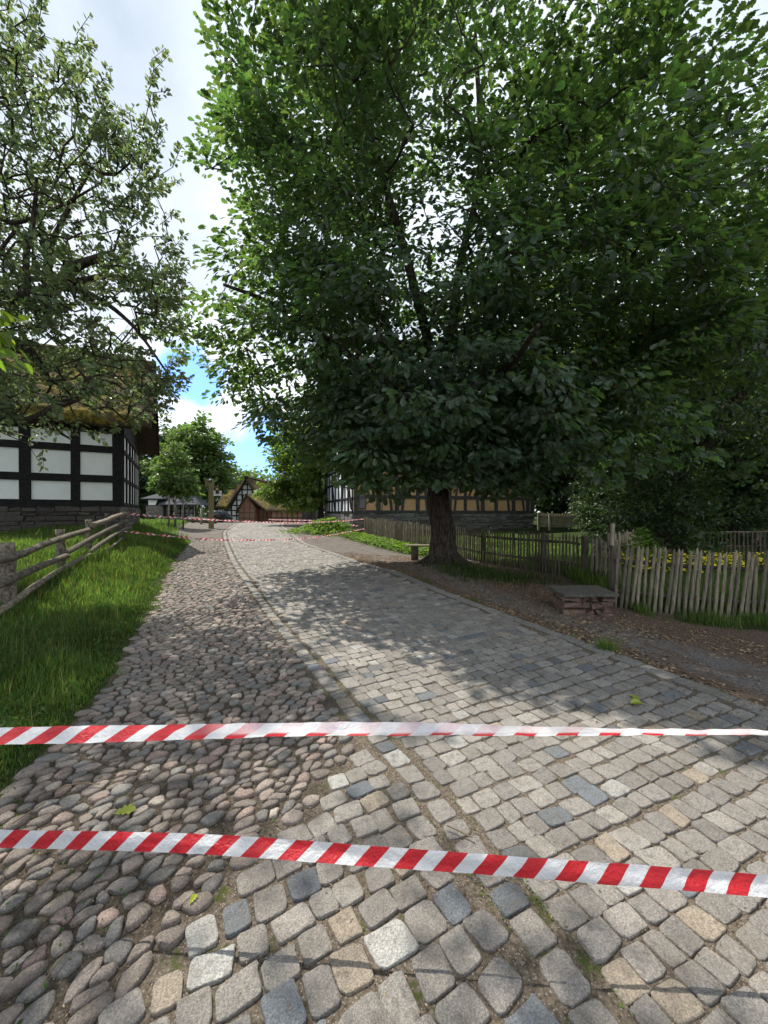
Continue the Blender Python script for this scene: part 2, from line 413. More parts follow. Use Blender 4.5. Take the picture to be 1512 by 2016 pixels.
tag(mk('ground', np.stack([X, Y, Z], -1), [Q], GROUND, tint=np.stack([gmask, grav, grav * 0], -1).reshape(-1, 3), smooth=True), kind='structure')
# the bed the stones sit in: one sheet from the grass edge to the right kerb row
ys = np.concatenate([np.arange(-4, 16, .1), np.arange(16, 44, .4)]); tt = np.linspace(0, 1, 46)
left = np.where(ys < 16.5, XC(ys) - .12, XL(ys) - .05)
X = left[:, None] * (1 - tt) + (XR(ys)[:, None] + .1) * tt; Y = np.repeat(ys[:, None], 46, 1)
Z = gz(X, Y) - np.where(X < XL(Y) - .02, .006, .002) + .0035 * vnoise(X, Y, 6, 1)
bt = np.where((X < XL(Y) - .02) & ((Y > 2.95) | (X < XB(Y))), .8, 1.25)
I, J = np.meshgrid(np.arange(45), np.arange(len(ys) - 1))
Q = np.stack([J * 46 + I, J * 46 + I + 1, (J + 1) * 46 + I + 1, (J + 1) * 46 + I], -1).reshape(-1, 4)
tag(mk('road_bed', np.stack([X, Y, Z], -1), [Q], BED, tint=np.repeat(bt.reshape(-1, 1), 3, 1), smooth=True), kind='structure')

def stones(name, cen, ang, L, H, prof, cols, tilt=.03, kind='structure', rough=.004):
    """cen (n,2), ang (n,), L (n,K,2) outlines in local axes, H (n,) heights; prof = rings (scale, height fraction)"""
    n, K = L.shape[:2]; ca, sa = np.cos(ang), np.sin(ang); z0 = gz(cen[:, 0], cen[:, 1])
    eps = .05; sx = (gz(cen[:, 0] + eps, cen[:, 1]) - z0) / eps; sy = (gz(cen[:, 0], cen[:, 1] + eps) - z0) / eps
    tx, ty = rng.normal(0, tilt, n), rng.normal(0, tilt, n)
    V = np.zeros((n, len(prof) * K + 1, 3))
    for r, (sc, h) in enumerate(prof):
        l = L * sc; dx = l[..., 0] * ca[:, None] - l[..., 1] * sa[:, None]; dy = l[..., 0] * sa[:, None] + l[..., 1] * ca[:, None]
        V[:, r * K:(r + 1) * K, 0] = cen[:, :1] + dx; V[:, r * K:(r + 1) * K, 1] = cen[:, 1:] + dy
        jit = rng.normal(0, rough, (n, K)) if r > 0 else 0
        V[:, r * K:(r + 1) * K, 2] = z0[:, None] + H[:, None] * h + (sx + tx)[:, None] * dx + (sy + ty)[:, None] * dy + jit
    V[:, -1, :2] = cen; V[:, -1, 2] = z0 + H * (prof[-1][1] + .03)
    k = np.arange(K); base = (np.arange(n) * V.shape[1])[:, None, None]
    q = np.concatenate([np.stack([r * K + k, r * K + (k + 1) % K, (r + 1) * K + (k + 1) % K, (r + 1) * K + k], 1) for r in range(len(prof) - 1)])
    r = len(prof) - 1; tr = np.stack([r * K + k, r * K + (k + 1) % K, np.full(K, len(prof) * K)], 1)
    Q = (q[None] + base).reshape(-1, 4); T = (tr[None] + base).reshape(-1, 3)
    o = mk(name, V, [Q, T], STONE, tint=np.repeat(cols, V.shape[1], 0), smooth=True)
    return tag(o, kind=kind)
def superrect(a, b, K=20, p=5.0, jit=.05):
    th = np.linspace(0, 2 * np.pi, K, endpoint=False) + .05
    c, s_ = np.cos(th), np.sin(th)
    x = np.sign(c) * np.abs(c) ** (2 / p); y = np.sign(s_) * np.abs(s_) ** (2 / p)
    n = len(a); L = np.stack([a[:, None] * x, b[:, None] * y], -1)
    low = rng.normal(0, jit, (n, K)); low = (low + np.roll(low, 1, 1) + np.roll(low, -1, 1)) / 1.9
    L = L * (1 + low)[..., None]
    L[..., 0] += L[..., 1] * rng.normal(0, .07, (n, 1)); L[..., 1] += L[..., 0] * rng.normal(0, .05, (n, 1))   # out of square
    taper = rng.normal(0, .45, (n, 1)); L[..., 1] *= 1 + taper * L[..., 0]
    return L
def sett_cols(n, warm=.0):
    base = A([.305, .280, .248]) * rng.uniform(.78, 1.18, (n, 1)); k = rng.random(n)
    blue = A([.165, .178, .19]) * rng.uniform(.75, 1.15, (n, 1)); tan = A([.34, .285, .22]) * rng.uniform(.85, 1.1, (n, 1)); pale = A([.40, .39, .36]) * rng.uniform(.9, 1.1, (n, 1))
    g2 = A([.255, .236, .214]) * rng.uniform(.85, 1.15, (n, 1))
    c = np.where((k < .075)[:, None], blue, base); c = np.where((k > .984)[:, None], tan, c); c = np.where(((k > .964) & (k <= .984))[:, None], pale, c)
    return np.where(((k > .075) & (k < .36))[:, None], g2, c)
# arc-length frame along the left edge of the setts
py = np.arange(-3, 46, .05); px_ = XL(py); arc = np.concatenate([[0], np.cumsum(np.hypot(np.diff(px_), np.diff(py)))])
tgx, tgy = np.gradient(px_, arc), np.gradient(py, arc)
# directions near the viewer are smoothed so that rows do not fan
ker = np.ones(61) / 61
tgx = np.convolve(np.pad(tgx, 30, mode='edge'), ker, 'valid'); tgy = np.convolve(np.pad(tgy, 30, mode='edge'), ker, 'valid')
cen, ang, aa, bb = [], [], [], []
u = 0.0
while u < arc[-1] - .3:
    yy = np.interp(u, arc, py); rd = rng.uniform(.108, .135) if yy < 14 else rng.uniform(.125, .16)
    p0 = A([np.interp(u, arc, px_), yy]); tg = nrm(A([np.interp(u, arc, tgx), np.interp(u, arc, tgy)])); nr = A([tg[1], -tg[0]])
    v = .172 + rng.uniform(0, .05); rot = math.atan2(nr[1], nr[0])
    while v < 6:
        ln = rng.choice([rng.uniform(.10, .13), rng.uniform(.13, .175)], p=[.6, .4]) * (1 + .18 * float(sstep(v, 1.2, 2.4)))
        c = p0 + nr * (v + ln / 2) + tg * rng.normal(0, .006)
        if c[0] + .06 > XR(c[1]) - .15: break
        cen.append(c); ang.append(rot + rng.normal(0, .03)); aa.append(ln / 2 - rng.uniform(.002, .0065)); bb.append(rd / 2 - rng.uniform(.002, .006))
        v += ln
    u += rd
# the corner of setts to the left of the edge row, laid on a straight grid of its own
t0 = nrm(A([-.5, .87])); n0 = A([t0[1], -t0[0]]); w = .02
while w < 3.6:
    rd = rng.uniform(.115, .148); v = -2.6 + rng.uniform(0, .1)
    while v < 1.2:
        ln = rng.uniform(.11, .17); c = A([-.26, 2.98]) - t0 * (w + rd / 2) + n0 * (v + ln / 2) + rng.normal(0, .006, 2); v += ln
        if c[0] - .065 < XB(c[1]) or c[0] + .035 > XL(c[1]) or c[1] < -.6: continue
        cen.append(c); ang.append(math.atan2(n0[1], n0[0]) + rng.normal(0, .06)); aa.append(ln / 2 - rng.uniform(.004, .010)); bb.append(rd / 2 - rng.uniform(.004, .010))
    w += rd
cen, ang, aa, bb = map(A, (cen, ang, aa, bb))
SPROF = [(1.0, -3.0), (1.0, .1), (.99, .72), (.958, .97), (.87, 1.0), (.45, 1.02)]
stones('sett_paving', cen, ang, superrect(aa, bb, 24, 6.5, .042), rng.uniform(.0055, .0105, len(aa)), SPROF, sett_cols(len(aa)), .017, rough=.0009)
# the row of setts along the left edge, between two mossy joints
cen, ang, aa, bb = [], [], [], []; u = 0.0
while u < arc[-1] - .3:
    ln = rng.uniform(.11, .18); um = u + ln / 2
    tg = nrm(A([np.interp(um, arc, tgx), np.interp(um, arc, tgy)])); nr = A([tg[1], -tg[0]])
    cen.append(A([np.interp(um, arc, px_), np.interp(um, arc, py)]) + nr * .084); ang.append(math.atan2(tg[1], tg[0]) + rng.normal(0, .03)); aa.append(ln / 2 - .007); bb.append(rng.uniform(.060, .068)); u += ln
stones('edge_row_of_setts', A(cen), A(ang), superrect(A(aa), A(bb), 24, 6, .04), rng.uniform(.006, .011, len(aa)), SPROF, sett_cols(len(aa)), .017, rough=.001)
# flat kerb slabs along the right edge
cen, ang, aa, bb = [], [], [], []; y = -2.0
while y < 42:
    ln = rng.uniform(.28, .48); tg = nrm(A([XR(y + .3) - XR(y), .3])); ym = y + tg[1] * ln / 2
    cen.append(A([XR(ym) - .06, ym])); ang.append(math.atan2(tg[1], tg[0])); aa.append(ln / 2 - .008); bb.append(rng.uniform(.075, .09)); y += tg[1] * ln
stones('kerb_slabs', A(cen), A(ang), superrect(A(aa), A(bb), p=8, jit=.02), rng.uniform(.006, .011, len(aa)), SPROF, A([.25, .235, .21]) * rng.uniform(.85, 1.15, (len(aa), 1)), .012, rough=.0015)
# river cobbles: packed cells in a stretched plane
pts = []
for y in np.arange(-1.0, 16.2, .06):
    x0, x1 = XC(y) - .05, (np.minimum(XL(y) - .05, XB(y) + .01) if y < 2.95 else XL(y) - .05)
    k = max(int((x1 - x0) / .092), 1)
    xs = x0 + (np.arange(k) + .5 + rng.uniform(-.45, .45, k) + (.5 if int(round((y + 1) / .06)) % 2 else 0)) * (x1 - x0) / k
    for x in xs:
        if x < x1 and rng.random() > .16: pts.append((x, y + rng.uniform(-.032, .032)))
pts = A(pts); rotc = .55 + .45 * vnoise(pts[:, 0], pts[:, 1], .9, 5) + rng.normal(0, .22, len(pts))      # long axis of the stones leans to the right
ST = rng.uniform(1.25, 2.0, len(pts)); K = 18; th = np.linspace(0, 2 * np.pi, K, endpoint=False); Rr = np.zeros((len(pts), K))
for k in range(len(pts)):
    d = pts - pts[k]; m = (np.abs(d[:, 0]) < .32) & (np.abs(d[:, 1]) < .32); m[k] = False; d = d[m]
    c, s_ = math.cos(rotc[k]), math.sin(rotc[k]); q = np.stack([(d[:, 0] * c + d[:, 1] * s_) / ST[k], -d[:, 0] * s_ + d[:, 1] * c], 1)
    D = np.hypot(q[:, 0], q[:, 1]) + 1e-6; cs = (q[:, :1] * np.cos(th) + q[:, 1:] * np.sin(th)) / D[:, None]
    r = np.where(cs > .05, D[:, None] * .5 / np.maximum(cs, .05), 9).min(0) if len(D) else np.full(K, .06)
    Rr[k] = np.minimum(r, .062)
Rr = (Rr * 2 + np.roll(Rr, 1, 1) + np.roll(Rr, -1, 1)) / 4; Rr = np.minimum(Rr, (Rr + np.roll(Rr, 2, 1) + np.roll(Rr, -2, 1)) / 3 * 1.12)
Rr *= rng.uniform(.66, .92, (len(pts), 1)); lowf = rng.normal(0, .085, Rr.shape); Rr *= 1 + (lowf + np.roll(lowf, 1, 1) + np.roll(lowf, 2, 1)) / 2
L = np.stack([Rr * np.cos(th) * ST[:, None], Rr * np.sin(th)], -1)
nC = len(pts); k = rng.random(nC)
cc = A([.31, .26, .222]) * rng.uniform(.62, 1.2, (nC, 1))
cc = np.where((k < .22)[:, None], A([.225, .213, .195]) * rng.uniform(.75, 1.2, (nC, 1)), cc)
cc = np.where((k > .86)[:, None], A([.34, .255, .215]) * rng.uniform(.8, 1.2, (nC, 1)), cc)
cc = np.where((k > .965)[:, None], A([.46, .40, .34]) * rng.uniform(.85, 1.15, (nC, 1)), cc)
stones('cobble_gutter', pts, rotc, L, rng.uniform(.010, .022, nC), [(1.0, -1.4), (1.0, .1), (.96, .55), (.85, .88), (.5, 1.0)], cc, .07, rough=.0012)
for nm in ('sett_paving', 'edge_row_of_setts', 'kerb_slabs', 'cobble_gutter'): pass

# ------------------------------------------------------------------ leaves, grass, trees
def half_leaf(o, fold=.22, droop=.22):
    o = A(o, float); m = len(o)
    side = o[1:-1]; V = [(0, 0, 0), (1, 0, -droop)]
    Lf = [(x, y, fold * y - droop * x * x) for x, y in side]; Rt = [(x, -y, fold * y - droop * x * x) for x, y in side]
    k = len(side); V = A(V + Lf + Rt)
    return V, A([[0] + [2 + i for i in range(k)] + [1]])[:, ::-1], A([[0] + [2 + k + i for i in range(k)] + [1]])
OAK_T = half_leaf([(0, 0), (.18, .08), (.28, .21), (.37, .13), (.5, .31), (.6, .2), (.74, .33), (.84, .19), (.95, .15), (1, 0)])
OVAL_T = half_leaf([(0, 0), (.2, .2), (.5, .28), (.8, .17), (1, 0)])
TUFT_T = half_leaf([(0, 0), (.18, .3), (.42, .22), (.6, .42), (.85, .22), (1, 0)])     # a spray of leaves seen from far off
def leaf_mesh(name, pos_, ax, nr, size, tmpl, mat_, parent, tint):
    T, f1, f2 = tmpl; n, m = len(pos_), len(T)
    ax = nrm(ax); sd_ = nrm(np.cross(nr, ax)); nr = np.cross(ax, sd_)
    V = pos_[:, None] + size[:, None, None] * (T[None, :, 0, None] * ax[:, None] + T[None, :, 1, None] * sd_[:, None] + T[None, :, 2, None] * nr[:, None])
    b = (np.arange(n) * m)[:, None]
    return mk(name, V, [np.concatenate([f1 + b, f2 + b])], mat_, parent, np.repeat(tint, m, 0))
def rand_dir(r, n): return nrm(r.normal(0, 1, (n, 3)))

def grow(limbs, attract, r, sag=.0, step=.45, fork=None):
    """limbs: list of (points, r0, r1); every attractor is joined to the nearest wood. Returns positions, parents, radii"""
    cap = 60000; Pn = np.zeros((cap, 3)); par = np.full(cap, -1); cape = np.zeros(cap); cnt = 0
    for li, (p, r0, r1) in enumerate(limbs):
        pr_ = -1
        if li > 0: pr_ = int(np.argmin(np.linalg.norm(Pn[:cnt] - p[0], axis=1)))
        for k_, q in enumerate(p):
            Pn[cnt] = q; par[cnt] = pr_; cape[cnt] = r0 + (r1 - r0) * k_ / max(len(p) - 1, 1); pr_ = cnt; cnt += 1
    nl = cnt; o = limbs[0][0][-1]
    order = np.argsort(np.linalg.norm(attract - o, axis=1)); tips = []
    for a in attract[order]:
        d = np.linalg.norm(Pn[:cnt] - a, axis=1); k_ = int(np.argmin(d + .12 * np.linalg.norm(Pn[:cnt] - o, axis=1)))
        dist = d[k_]; m = max(int(dist / step), 1); p0 = Pn[k_].copy(); pr_ = k_
        bend = r.normal(0, .06, 3) * dist
        for s_ in range(1, m + 1):
            f = s_ / m; Pn[cnt] = p0 + (a - p0) * f + bend * math.sin(math.pi * f) + A([0, 0, sag * dist * f * (1 - f)]); par[cnt] = pr_; pr_ = cnt; cnt += 1
        tips.append(pr_)
    rad = np.zeros(cnt); e = 2.25; acc = np.zeros(cnt); acc[tips] += .0048 ** e
    for k_ in range(cnt - 1, -1, -1):
        acc[k_] = max(acc[k_], .004 ** e); rad[k_] = acc[k_] ** (1 / e)
        if par[k_] >= 0: acc[par[k_]] += acc[k_]
    return Pn[:cnt], par[:cnt], rad, nl
def branch_mesh(mb, Pn, par, rad, k=5, skip=0):
    ix = np.arange(len(Pn)); ix = ix[(par >= 0) & (ix >= skip)]
    a, b = Pn[par[ix]], Pn[ix]; ra = np.minimum(rad[par[ix]], rad[ix] * 1.5); rb = rad[ix]
    d = nrm(b - a); ref = np.where(np.abs(d[:, 2:]) < .9, A([0, 0, 1.]), A([1., 0, 0])); u_ = nrm(np.cross(d, ref)); v_ = np.cross(d, u_)
    ph = np.linspace(0, 2 * np.pi, k, endpoint=False); c, s_ = np.cos(ph)[None, :, None], np.sin(ph)[None, :, None]
    ring = c * u_[:, None] + s_ * v_[:, None]
    V = np.concatenate([a[:, None] + ring * ra[:, None, None], b[:, None] + d[:, None] * rb[:, None, None] * .4 + ring * rb[:, None, None]], 1)
    j = np.arange(k); q = np.stack([j, (j + 1) % k, k + (j + 1) % k, k + j], 1)
    mb.add(V.reshape(-1, 3), (q[None] + (np.arange(len(ix)) * 2 * k)[:, None, None]).reshape(-1, 4))
def in_blobs(r, n, blobs, hollow=.5, zmin=-99, clump=.0, seed=0):
    """points in a union of ellipsoids (cx,cy,cz,rx,ry,rz), denser towards the outside, with an uneven outline"""
    w = A([b[3] * b[4] * b[5] for b in blobs]) ** .75; out = []
    while len(out) < n:
        b = blobs[r.choice(len(blobs), p=w / w.sum())]; d = rand_dir(r, 1)[0]
        bump = 1 + .16 * math.sin(3.1 * d[0] * 2 + seed) * math.sin(4.3 * d[2] * 2 + 1.3 * seed) + .12 * math.sin(7 * d[1] + 5 * d[2] + seed)
        rr = (hollow ** 3 + (1 - hollow ** 3) * r.random()) ** (1 / 3) * bump
        p = A(b[:3]) + d * rr * A(b[3:6])
        if p[2] > zmin: out.append(p)
    return A(out)
def sprays(r, tips, center, per, rad, lo, hi, flat=.45, up=.75, outw=.4, jit=.5):
    """leaves round each tip, held in flattish sprays that face the light"""
    n = len(tips) * per; c = np.repeat(tips, per, 0)
    off = rand_dir(r, n) * (r.random((n, 1)) ** .5) * rad; off[:, 2] *= flat
    out = nrm(c - center); p = c + off + out * rad * .25
    ax = nrm(off * A([1, 1, .6]) + out * rad * .35 + r.normal(0, .08, (n, 3)) - A([0, 0, .12 * rad]))
    nr = nrm(A([0, 0, up]) + out * outw + r.normal(0, jit, (n, 3)))
    return p, ax, nr, r.uniform(lo, hi, n)
def leaf_tint(r, n, groups=1, var=.22):
    g = np.repeat(r.uniform(1 - var, 1 + var, max(n // groups, 1) + 1), groups)[:n]
    t_ = np.ones((n, 3)) * (g * r.uniform(.85, 1.15, n))[:, None]; t_[:, 0] *= r.uniform(.85, 1.25, n); return t_

def trunk_tube(mb, pts, r0, r1, n=26, k=14, flare=0.0, seed=0):
    c = curve(pts, n); f = np.linspace(0, 1, n); rr = r0 + (r1 - r0) * f + flare * r0 * np.exp(-f * n / 3.2)
    mb.tube(c, rr, k, wob=.05, seed=seed); return c

def make_oak():
    r = np.random.default_rng(11); base = A([1.47, 9.5, gz(1.47, 9.5) - .12])
    root = thing('oak_tree', 'great spreading oak by the road with the dark thick trunk in front of the fence', 'tree', base)
    fork = P(868, 905, 9.5); top = P(872, 800, 9.5)
    mb = MB(); trunk = trunk_tube(mb, [base, base + A([0, 0, .9]), P(863, 985, 9.5), fork, top], .285, .22, 22, 16, .42, 2)
    for k_ in range(8):
        a_ = k_ * .785 + r.uniform(-.25, .25); l_ = r.uniform(.55, .95); e_ = A([math.cos(a_), math.sin(a_), 0]); b0 = A([1.47, 9.5, 0])
        rp = [b0 + e_ * .12 + A([0, 0, base[2] + .62]), b0 + e_ * .27 + A([0, 0, base[2] + .27])] + [b0 + e_ * q for q in (.52, l_)]
        for q in (2, 3): rp[q][2] = float(gz(rp[q][0], rp[q][1])) + (.03 if q == 2 else -.05)
        mb.tube(curve(rp, 10), np.linspace(.14, .045, 10), 8, wob=.06, seed=k_)
    defs = [([top, P(835, 640, 9.4), P(790, 470, 9.2), P(740, 300, 9.0), P(690, 110, 8.8)], .15, .05),
            ([top, P(890, 640, 9.6), P(905, 520, 9.8), P(945, 330, 10), P(935, 60, 10)], .16, .05),
            ([top, P(960, 640, 9.7), P(1030, 470, 9.8), P(1075, 300, 9.8), P(1120, 80, 9.6)], .15, .05),
            ([fork, P(985, 790, 9.3), P(1120, 640, 9.0), P(1300, 540, 8.8), P(1440, 470, 8.6)], .13, .04),
            ([fork, P(770, 770, 9.3), P(660, 680, 9.2), P(540, 600, 9.0), P(440, 560, 8.8)], .12, .035),
            ([top, P(800, 700, 9.8), P(700, 560, 10.6), P(600, 380, 11), P(540, 200, 11)], .12, .035),
            ([fork, P(900, 830, 8.6), P(960, 760, 7.4), P(1020, 700, 6.4), P(1060, 640, 5.6)], .12, .03),
            ([fork, P(840, 830, 8.7), P(790, 770, 7.7), P(730, 720, 6.8), P(700, 690, 6.0)], .10, .03),
            ([top, P(890, 690, 10.4), P(930, 640, 12), P(960, 560, 13.4)], .13, .04),
            ([fork, P(960, 880, 9.0), P(1060, 870, 8.2), P(1180, 860, 7.6)], .09, .03),
            ([fork, P(790, 870, 9.2), P(700, 850, 8.8), P(600, 800, 8.6)], .085, .03)]
    limbs = [(trunk, .4, .3)]
    for k_, (p, a, b) in enumerate(defs):
        c = trunk_tube(mb, p, a, b, 18, 8, 0, k_ + 5); limbs.append((c, a, b))
    blobs = [(1.8, 9.8, 10.2, 5.2, 4.6, 6.6), (2.2, 9.2, 5.4, 5.6, 4.2, 2.6), (-1.6, 9.2, 5.6, 3.1, 3.2, 2.3), (-1.65, 9.4, 10.2, 2.6, 3.2, 3.9), (4.8, 8.6, 7.2, 4.0, 3.6, 4.0), (1.6, 8.6, 3.6, 4.0, 2.9, 1.1), (-.4, 9.0, 3.2, 3.4, 2.4, 1.3), (3.5, 8.4, 3.1, 3.0, 2.2, 1.25), (1.0, 8.2, 2.9, 2.6, 1.6, .9)]
    at = in_blobs(r, 4500, blobs, .42, 1.8, seed=1)
    at = at[~((at[:, 2] < 2.9) & (np.hypot(at[:, 0] - 1.46, at[:, 1] - 9.5) < 1.0))]
    at = at[at[:, 2] > 1.85 + .5 * np.maximum(6.6 - at[:, 1], 0)]
    at = at[at[:, 2] > np.interp(at[:, 0], [-5, -3.4, -1.6, -.5, .2], [4.3, 3.7, 2.9, 2.35, 1.8])]
    sx_, sy_ = at[:, 0] / at[:, 1] * F + 756, 1008 - (at[:, 2] - EYE) / at[:, 1] * F        # the crown is open in the middle, limbs show there
    op = np.exp(-((sx_ - 800) / 190) ** 2 - ((sy_ - 480) / 190) ** 2)
    at = at[r.random(len(at)) > op * .5]
    far_ = A([np.sort(np.linalg.norm(at - q, axis=1))[4] for q in at]); at = at[far_ < .85]
    at = at[vnoise(at[:, 0] + at[:, 1] * .6, at[:, 2] + at[:, 1] * .35, .9, 12) > r.uniform(-1.25, -.1, len(at))]
    Pn, par, rad, nl = grow(limbs, at, r, .05)
    wd = MB(); branch_mesh(wd, Pn, par, np.minimum(rad, .05), 5, nl)
    mb.n and mb.add(np.concatenate(wd.V), np.concatenate(wd.Fq)); mb.build('trunk', BARK, root, True)
    p, ax, nr, sz = sprays(r, at, A([1.5, 9.6, 6.5]), 30, .46, .11, .195, .26, .75, .62, .36)
    leaf_mesh('crown', p, ax, nr, sz, OAK_T, OAKLEAF, root, leaf_tint(r, len(p), 30, .38))
    return root

def generic_tree(name, label, loc, blobs, trunk_r, fork_z, n_at, per, rad, lo, hi, tmpl, lm, seed, zmin=.6, hollow=.4, group=None, cat='tree', stems=1, lean=(0, 0), flat=.5, extra=None, tips_extra=None, twig=0):
    r = np.random.default_rng(seed); base = A(loc, float); root = thing(name, label, cat, base, group)
    ctr = A([b[:3] for b in blobs]).mean(0) + base; bl = [tuple(A(b[:3]) + base) + tuple(b[3:]) for b in blobs]
    mb = MB(); limbs = []; fk = base + A([lean[0], lean[1], fork_z])
    tr_ = trunk_tube(mb, [base - A([0, 0, .15]), base * .5 + fk * .5 + A([.05, 0, 0]), fk], trunk_r, trunk_r * .75, 12, 12, .3, seed); limbs.append((tr_, trunk_r, trunk_r * .8))
    for k_, b in enumerate(bl):
        e = A(b[:3]) + A([0, 0, b[5] * .55]); m = fk * .55 + e * .45 + r.normal(0, .25, 3) + A([(e[0] - fk[0]) * .12, (e[1] - fk[1]) * .12, 0])
        c = trunk_tube(mb, [fk, m, e], trunk_r * .55, trunk_r * .16, 14, 7, 0, seed + k_); limbs.append((c, .1, .03))
    for e in (extra or []):
        c = trunk_tube(mb, [A(q) for q in e[0]], e[1], e[2], 20, 8, 0, seed + 40); limbs.append((c, e[1], e[2]))
    at = in_blobs(r, n_at, bl, hollow, base[2] + zmin, seed=seed)
    if tips_extra is not None: at = np.concatenate([at, tips_extra])
    if twig:
        td = nrm((at - ctr) * A([1, 1, .5]) * .5 + r.normal(0, .7, (len(at), 3)) + A([0, 0, .5])) * twig
        at0 = at; at = np.concatenate([at0, at0 + td])
    Pn, par, rd, nl = grow(limbs, at, r, .04)
    wd = MB(); branch_mesh(wd, Pn, par, np.minimum(rd, .021 if twig else trunk_r * .3) * (.75 if twig else 1), 4, nl)
    mb.add(np.concatenate(wd.V), np.concatenate(wd.Fq)); mb.build('trunk', BARK, root, True)
    if twig:
        n = len(at0) * per; f = r.random((n, 1)); c = np.repeat(at0, per, 0); dd = np.repeat(td, per, 0)
        sd2 = nrm(np.cross(dd, r.normal(0, 1, (n, 3)))); p = c + dd * f + sd2 * .015
        ax = nrm(nrm(dd) * .75 + sd2 + A([0, 0, -.25])); nr = nrm(A([0, 0, .5]) + r.normal(0, .6, (n, 3))); sz = r.uniform(lo, hi, n)
    else: p, ax, nr, sz = sprays(r, at, ctr, per, rad, lo, hi, flat)
    leaf_mesh('crown', p, ax, nr, sz, tmpl, lm, root, leaf_tint(r, len(p), per, .32))
    return root

make_oak()
# the apple tree on the left: trunk outside the frame, gnarled limbs reaching in
r = np.random.default_rng(3)
ab = A([-8.1, 6.2, gz(-8.1, 6.2)])
def shoot(px, y0, y1, d, n, w): 
    f = np.linspace(0, 1, n); return A([P(px + r.normal(0, w * .6 * (1 - k_) + 2), y0 + (y1 - y0) * k_, d + r.normal(0, .1)) for k_ in f])
ex = [([ab + A([0, 0, 1.7]), P(-60, 620, 6.2), P(60, 585, 6.0), P(115, 560, 6.0), P(150, 525, 6.0), P(200, 505, 6.0)], .14, .05),
      ([P(110, 565, 6.0), P(180, 580, 5.9), P(260, 640, 5.8), P(330, 735, 5.8)], .05, .015),
      ([P(120, 562, 6.0), P(200, 545, 5.9), P(270, 548, 5.8), P(335, 568, 5.8)], .045, .014),
      ([P(55, 580, 6.0), P(52, 500, 6.0), P(66, 430, 6.0), P(72, 350, 6)], .05, .02),
      ([P(98, 570, 6.0), P(96, 500, 6.0), P(120, 440, 6.0), P(180, 330, 6.0)], .06, .02),
      ([ab + A([0, 0, 1.5]), P(-50, 690, 6.3), P(45, 690, 6.3), P(80, 715, 6.2), P(100, 760, 6.2)], .10, .03),
      ([ab + A([0, 0, 1.3]), P(-40, 800, 6.0), P(45, 830, 5.9), P(110, 800, 5.8), P(160, 780, 5.8), P(175, 745, 5.8)], .09, .025),
      ([P(165, 778, 5.8), P(172, 745, 5.8), P(200, 738, 5.8), P(245, 742, 5.8)], .028, .01),
      ([ab + A([0, 0, 1.7]), P(-80, 420, 6.2), P(20, 440, 6.2), P(110, 410, 6.0), P(200, 360, 5.9)], .05, .012)]
tips = np.concatenate([shoot(298, 330, 118, 5.9, 11, 30), shoot(282, 380, 250, 5.9, 9, 22), shoot(150, 200, 66, 6.0, 7, 16), shoot(62, 200, 20, 6, 8, 20), shoot(120, 160, 110, 6.0, 4, 12), shoot(190, 260, 170, 6.0, 6, 18), shoot(225, 330, 240, 6, 6, 20), shoot(20, 160, 30, 6, 8, 20)])
fan = []
while len(fan) < 1040:
    x_, y_ = r.uniform(-90, 345), r.uniform(-30, 815) if r.random() < .68 else r.uniform(540, 850)
    lim = np.interp(y_, [-30, 60, 130, 200, 300, 380, 520, 600, 720, 850], [40, 85, 140, 185, 245, 318, 335, 340, 345, 285]) + r.normal(0, 14)
    if x_ < lim and vnoise(x_, y_, .013, 6) > r.uniform(-.9, .05): fan.append(P(x_, y_, r.uniform(5.1, 7.3)))
fan = A(fan)
generic_tree('apple_tree', 'old apple tree with fine grey green leaves and crooked limbs reaching in from the left', ab,
             [(2.3, -.1, 4.7, 1.9, 1.5, 1.8), (.6, -.2, 5.6, 2.2, 1.8, 2.2), (1.9, .0, 3.1, 1.8, 1.3, 1.1), (-.8, .2, 4.2, 2.0, 1.8, 1.8), (1.2, .1, 6.6, 1.1, 1.2, 1.1)],
             .14, 1.7, 260, 23, .27, .05, .095, OVAL_T, APPLELEAF, 5, 1.3, .2, extra=ex, tips_extra=np.concatenate([tips, fan]), flat=.8, twig=.34)

# other trees
def at_px(px, d): x = (px - 756) / F * d; return A([x, d, gz(x, d)])
generic_tree('oak_tree', 'tall dark oak at the right, crown filling the upper right above the near fence', at_px(1330, 12.5),
             [(0, 0, 8.2, 4.2, 3.8, 5.2), (-2.2, -.8, 5.6, 3.0, 2.8, 2.2), (2.0, -2.2, 6.4, 3.6, 3.2, 4.0), (1.6, -3.6, 9.0, 3.4, 2.8, 3.4), (-.6, -.6, 3.6, 2.8, 2.2, 1.2), (2.6, -4.2, 11.2, 3.2, 2.4, 2.4)],
             .27, 2.4, 1450, 30, .46, .105, .18, OAK_T, OAKLEAF, 21, 2.2, flat=.28)
generic_tree('overhanging_tree', 'tree at the left edge, only a bright leafy twig tip showing', A([-5.6, 2.9, gz(-5.6, 2.9)]),
             [(.7, 1.5, 9.5, 1.7, 1.1, .7), (-.8, .2, 6.6, 1.5, 1.3, 1.3), (-.7, .7, 8.3, 1.6, 1.1, .9)], .15, 3.2, 190, 24, .3, .07, .12, OVAL_T, leaf_mat('hazel_leaf', (.09, .15, .02), (.32, .5, .04), .45), 31, 4.4,
             extra=[([A([-5.5, 2.9, 3.2]), P(-260, 640, 3.0), P(-120, 560, 2.8), P(-40, 585, 2.6), P(-12, 605, 2.5)], .03, .006)],
             tips_extra=A([P(-60, 590, 2.62), P(-40, 608, 2.55), P(-24, 612, 2.5), P(-40, 650, 2.5)]))
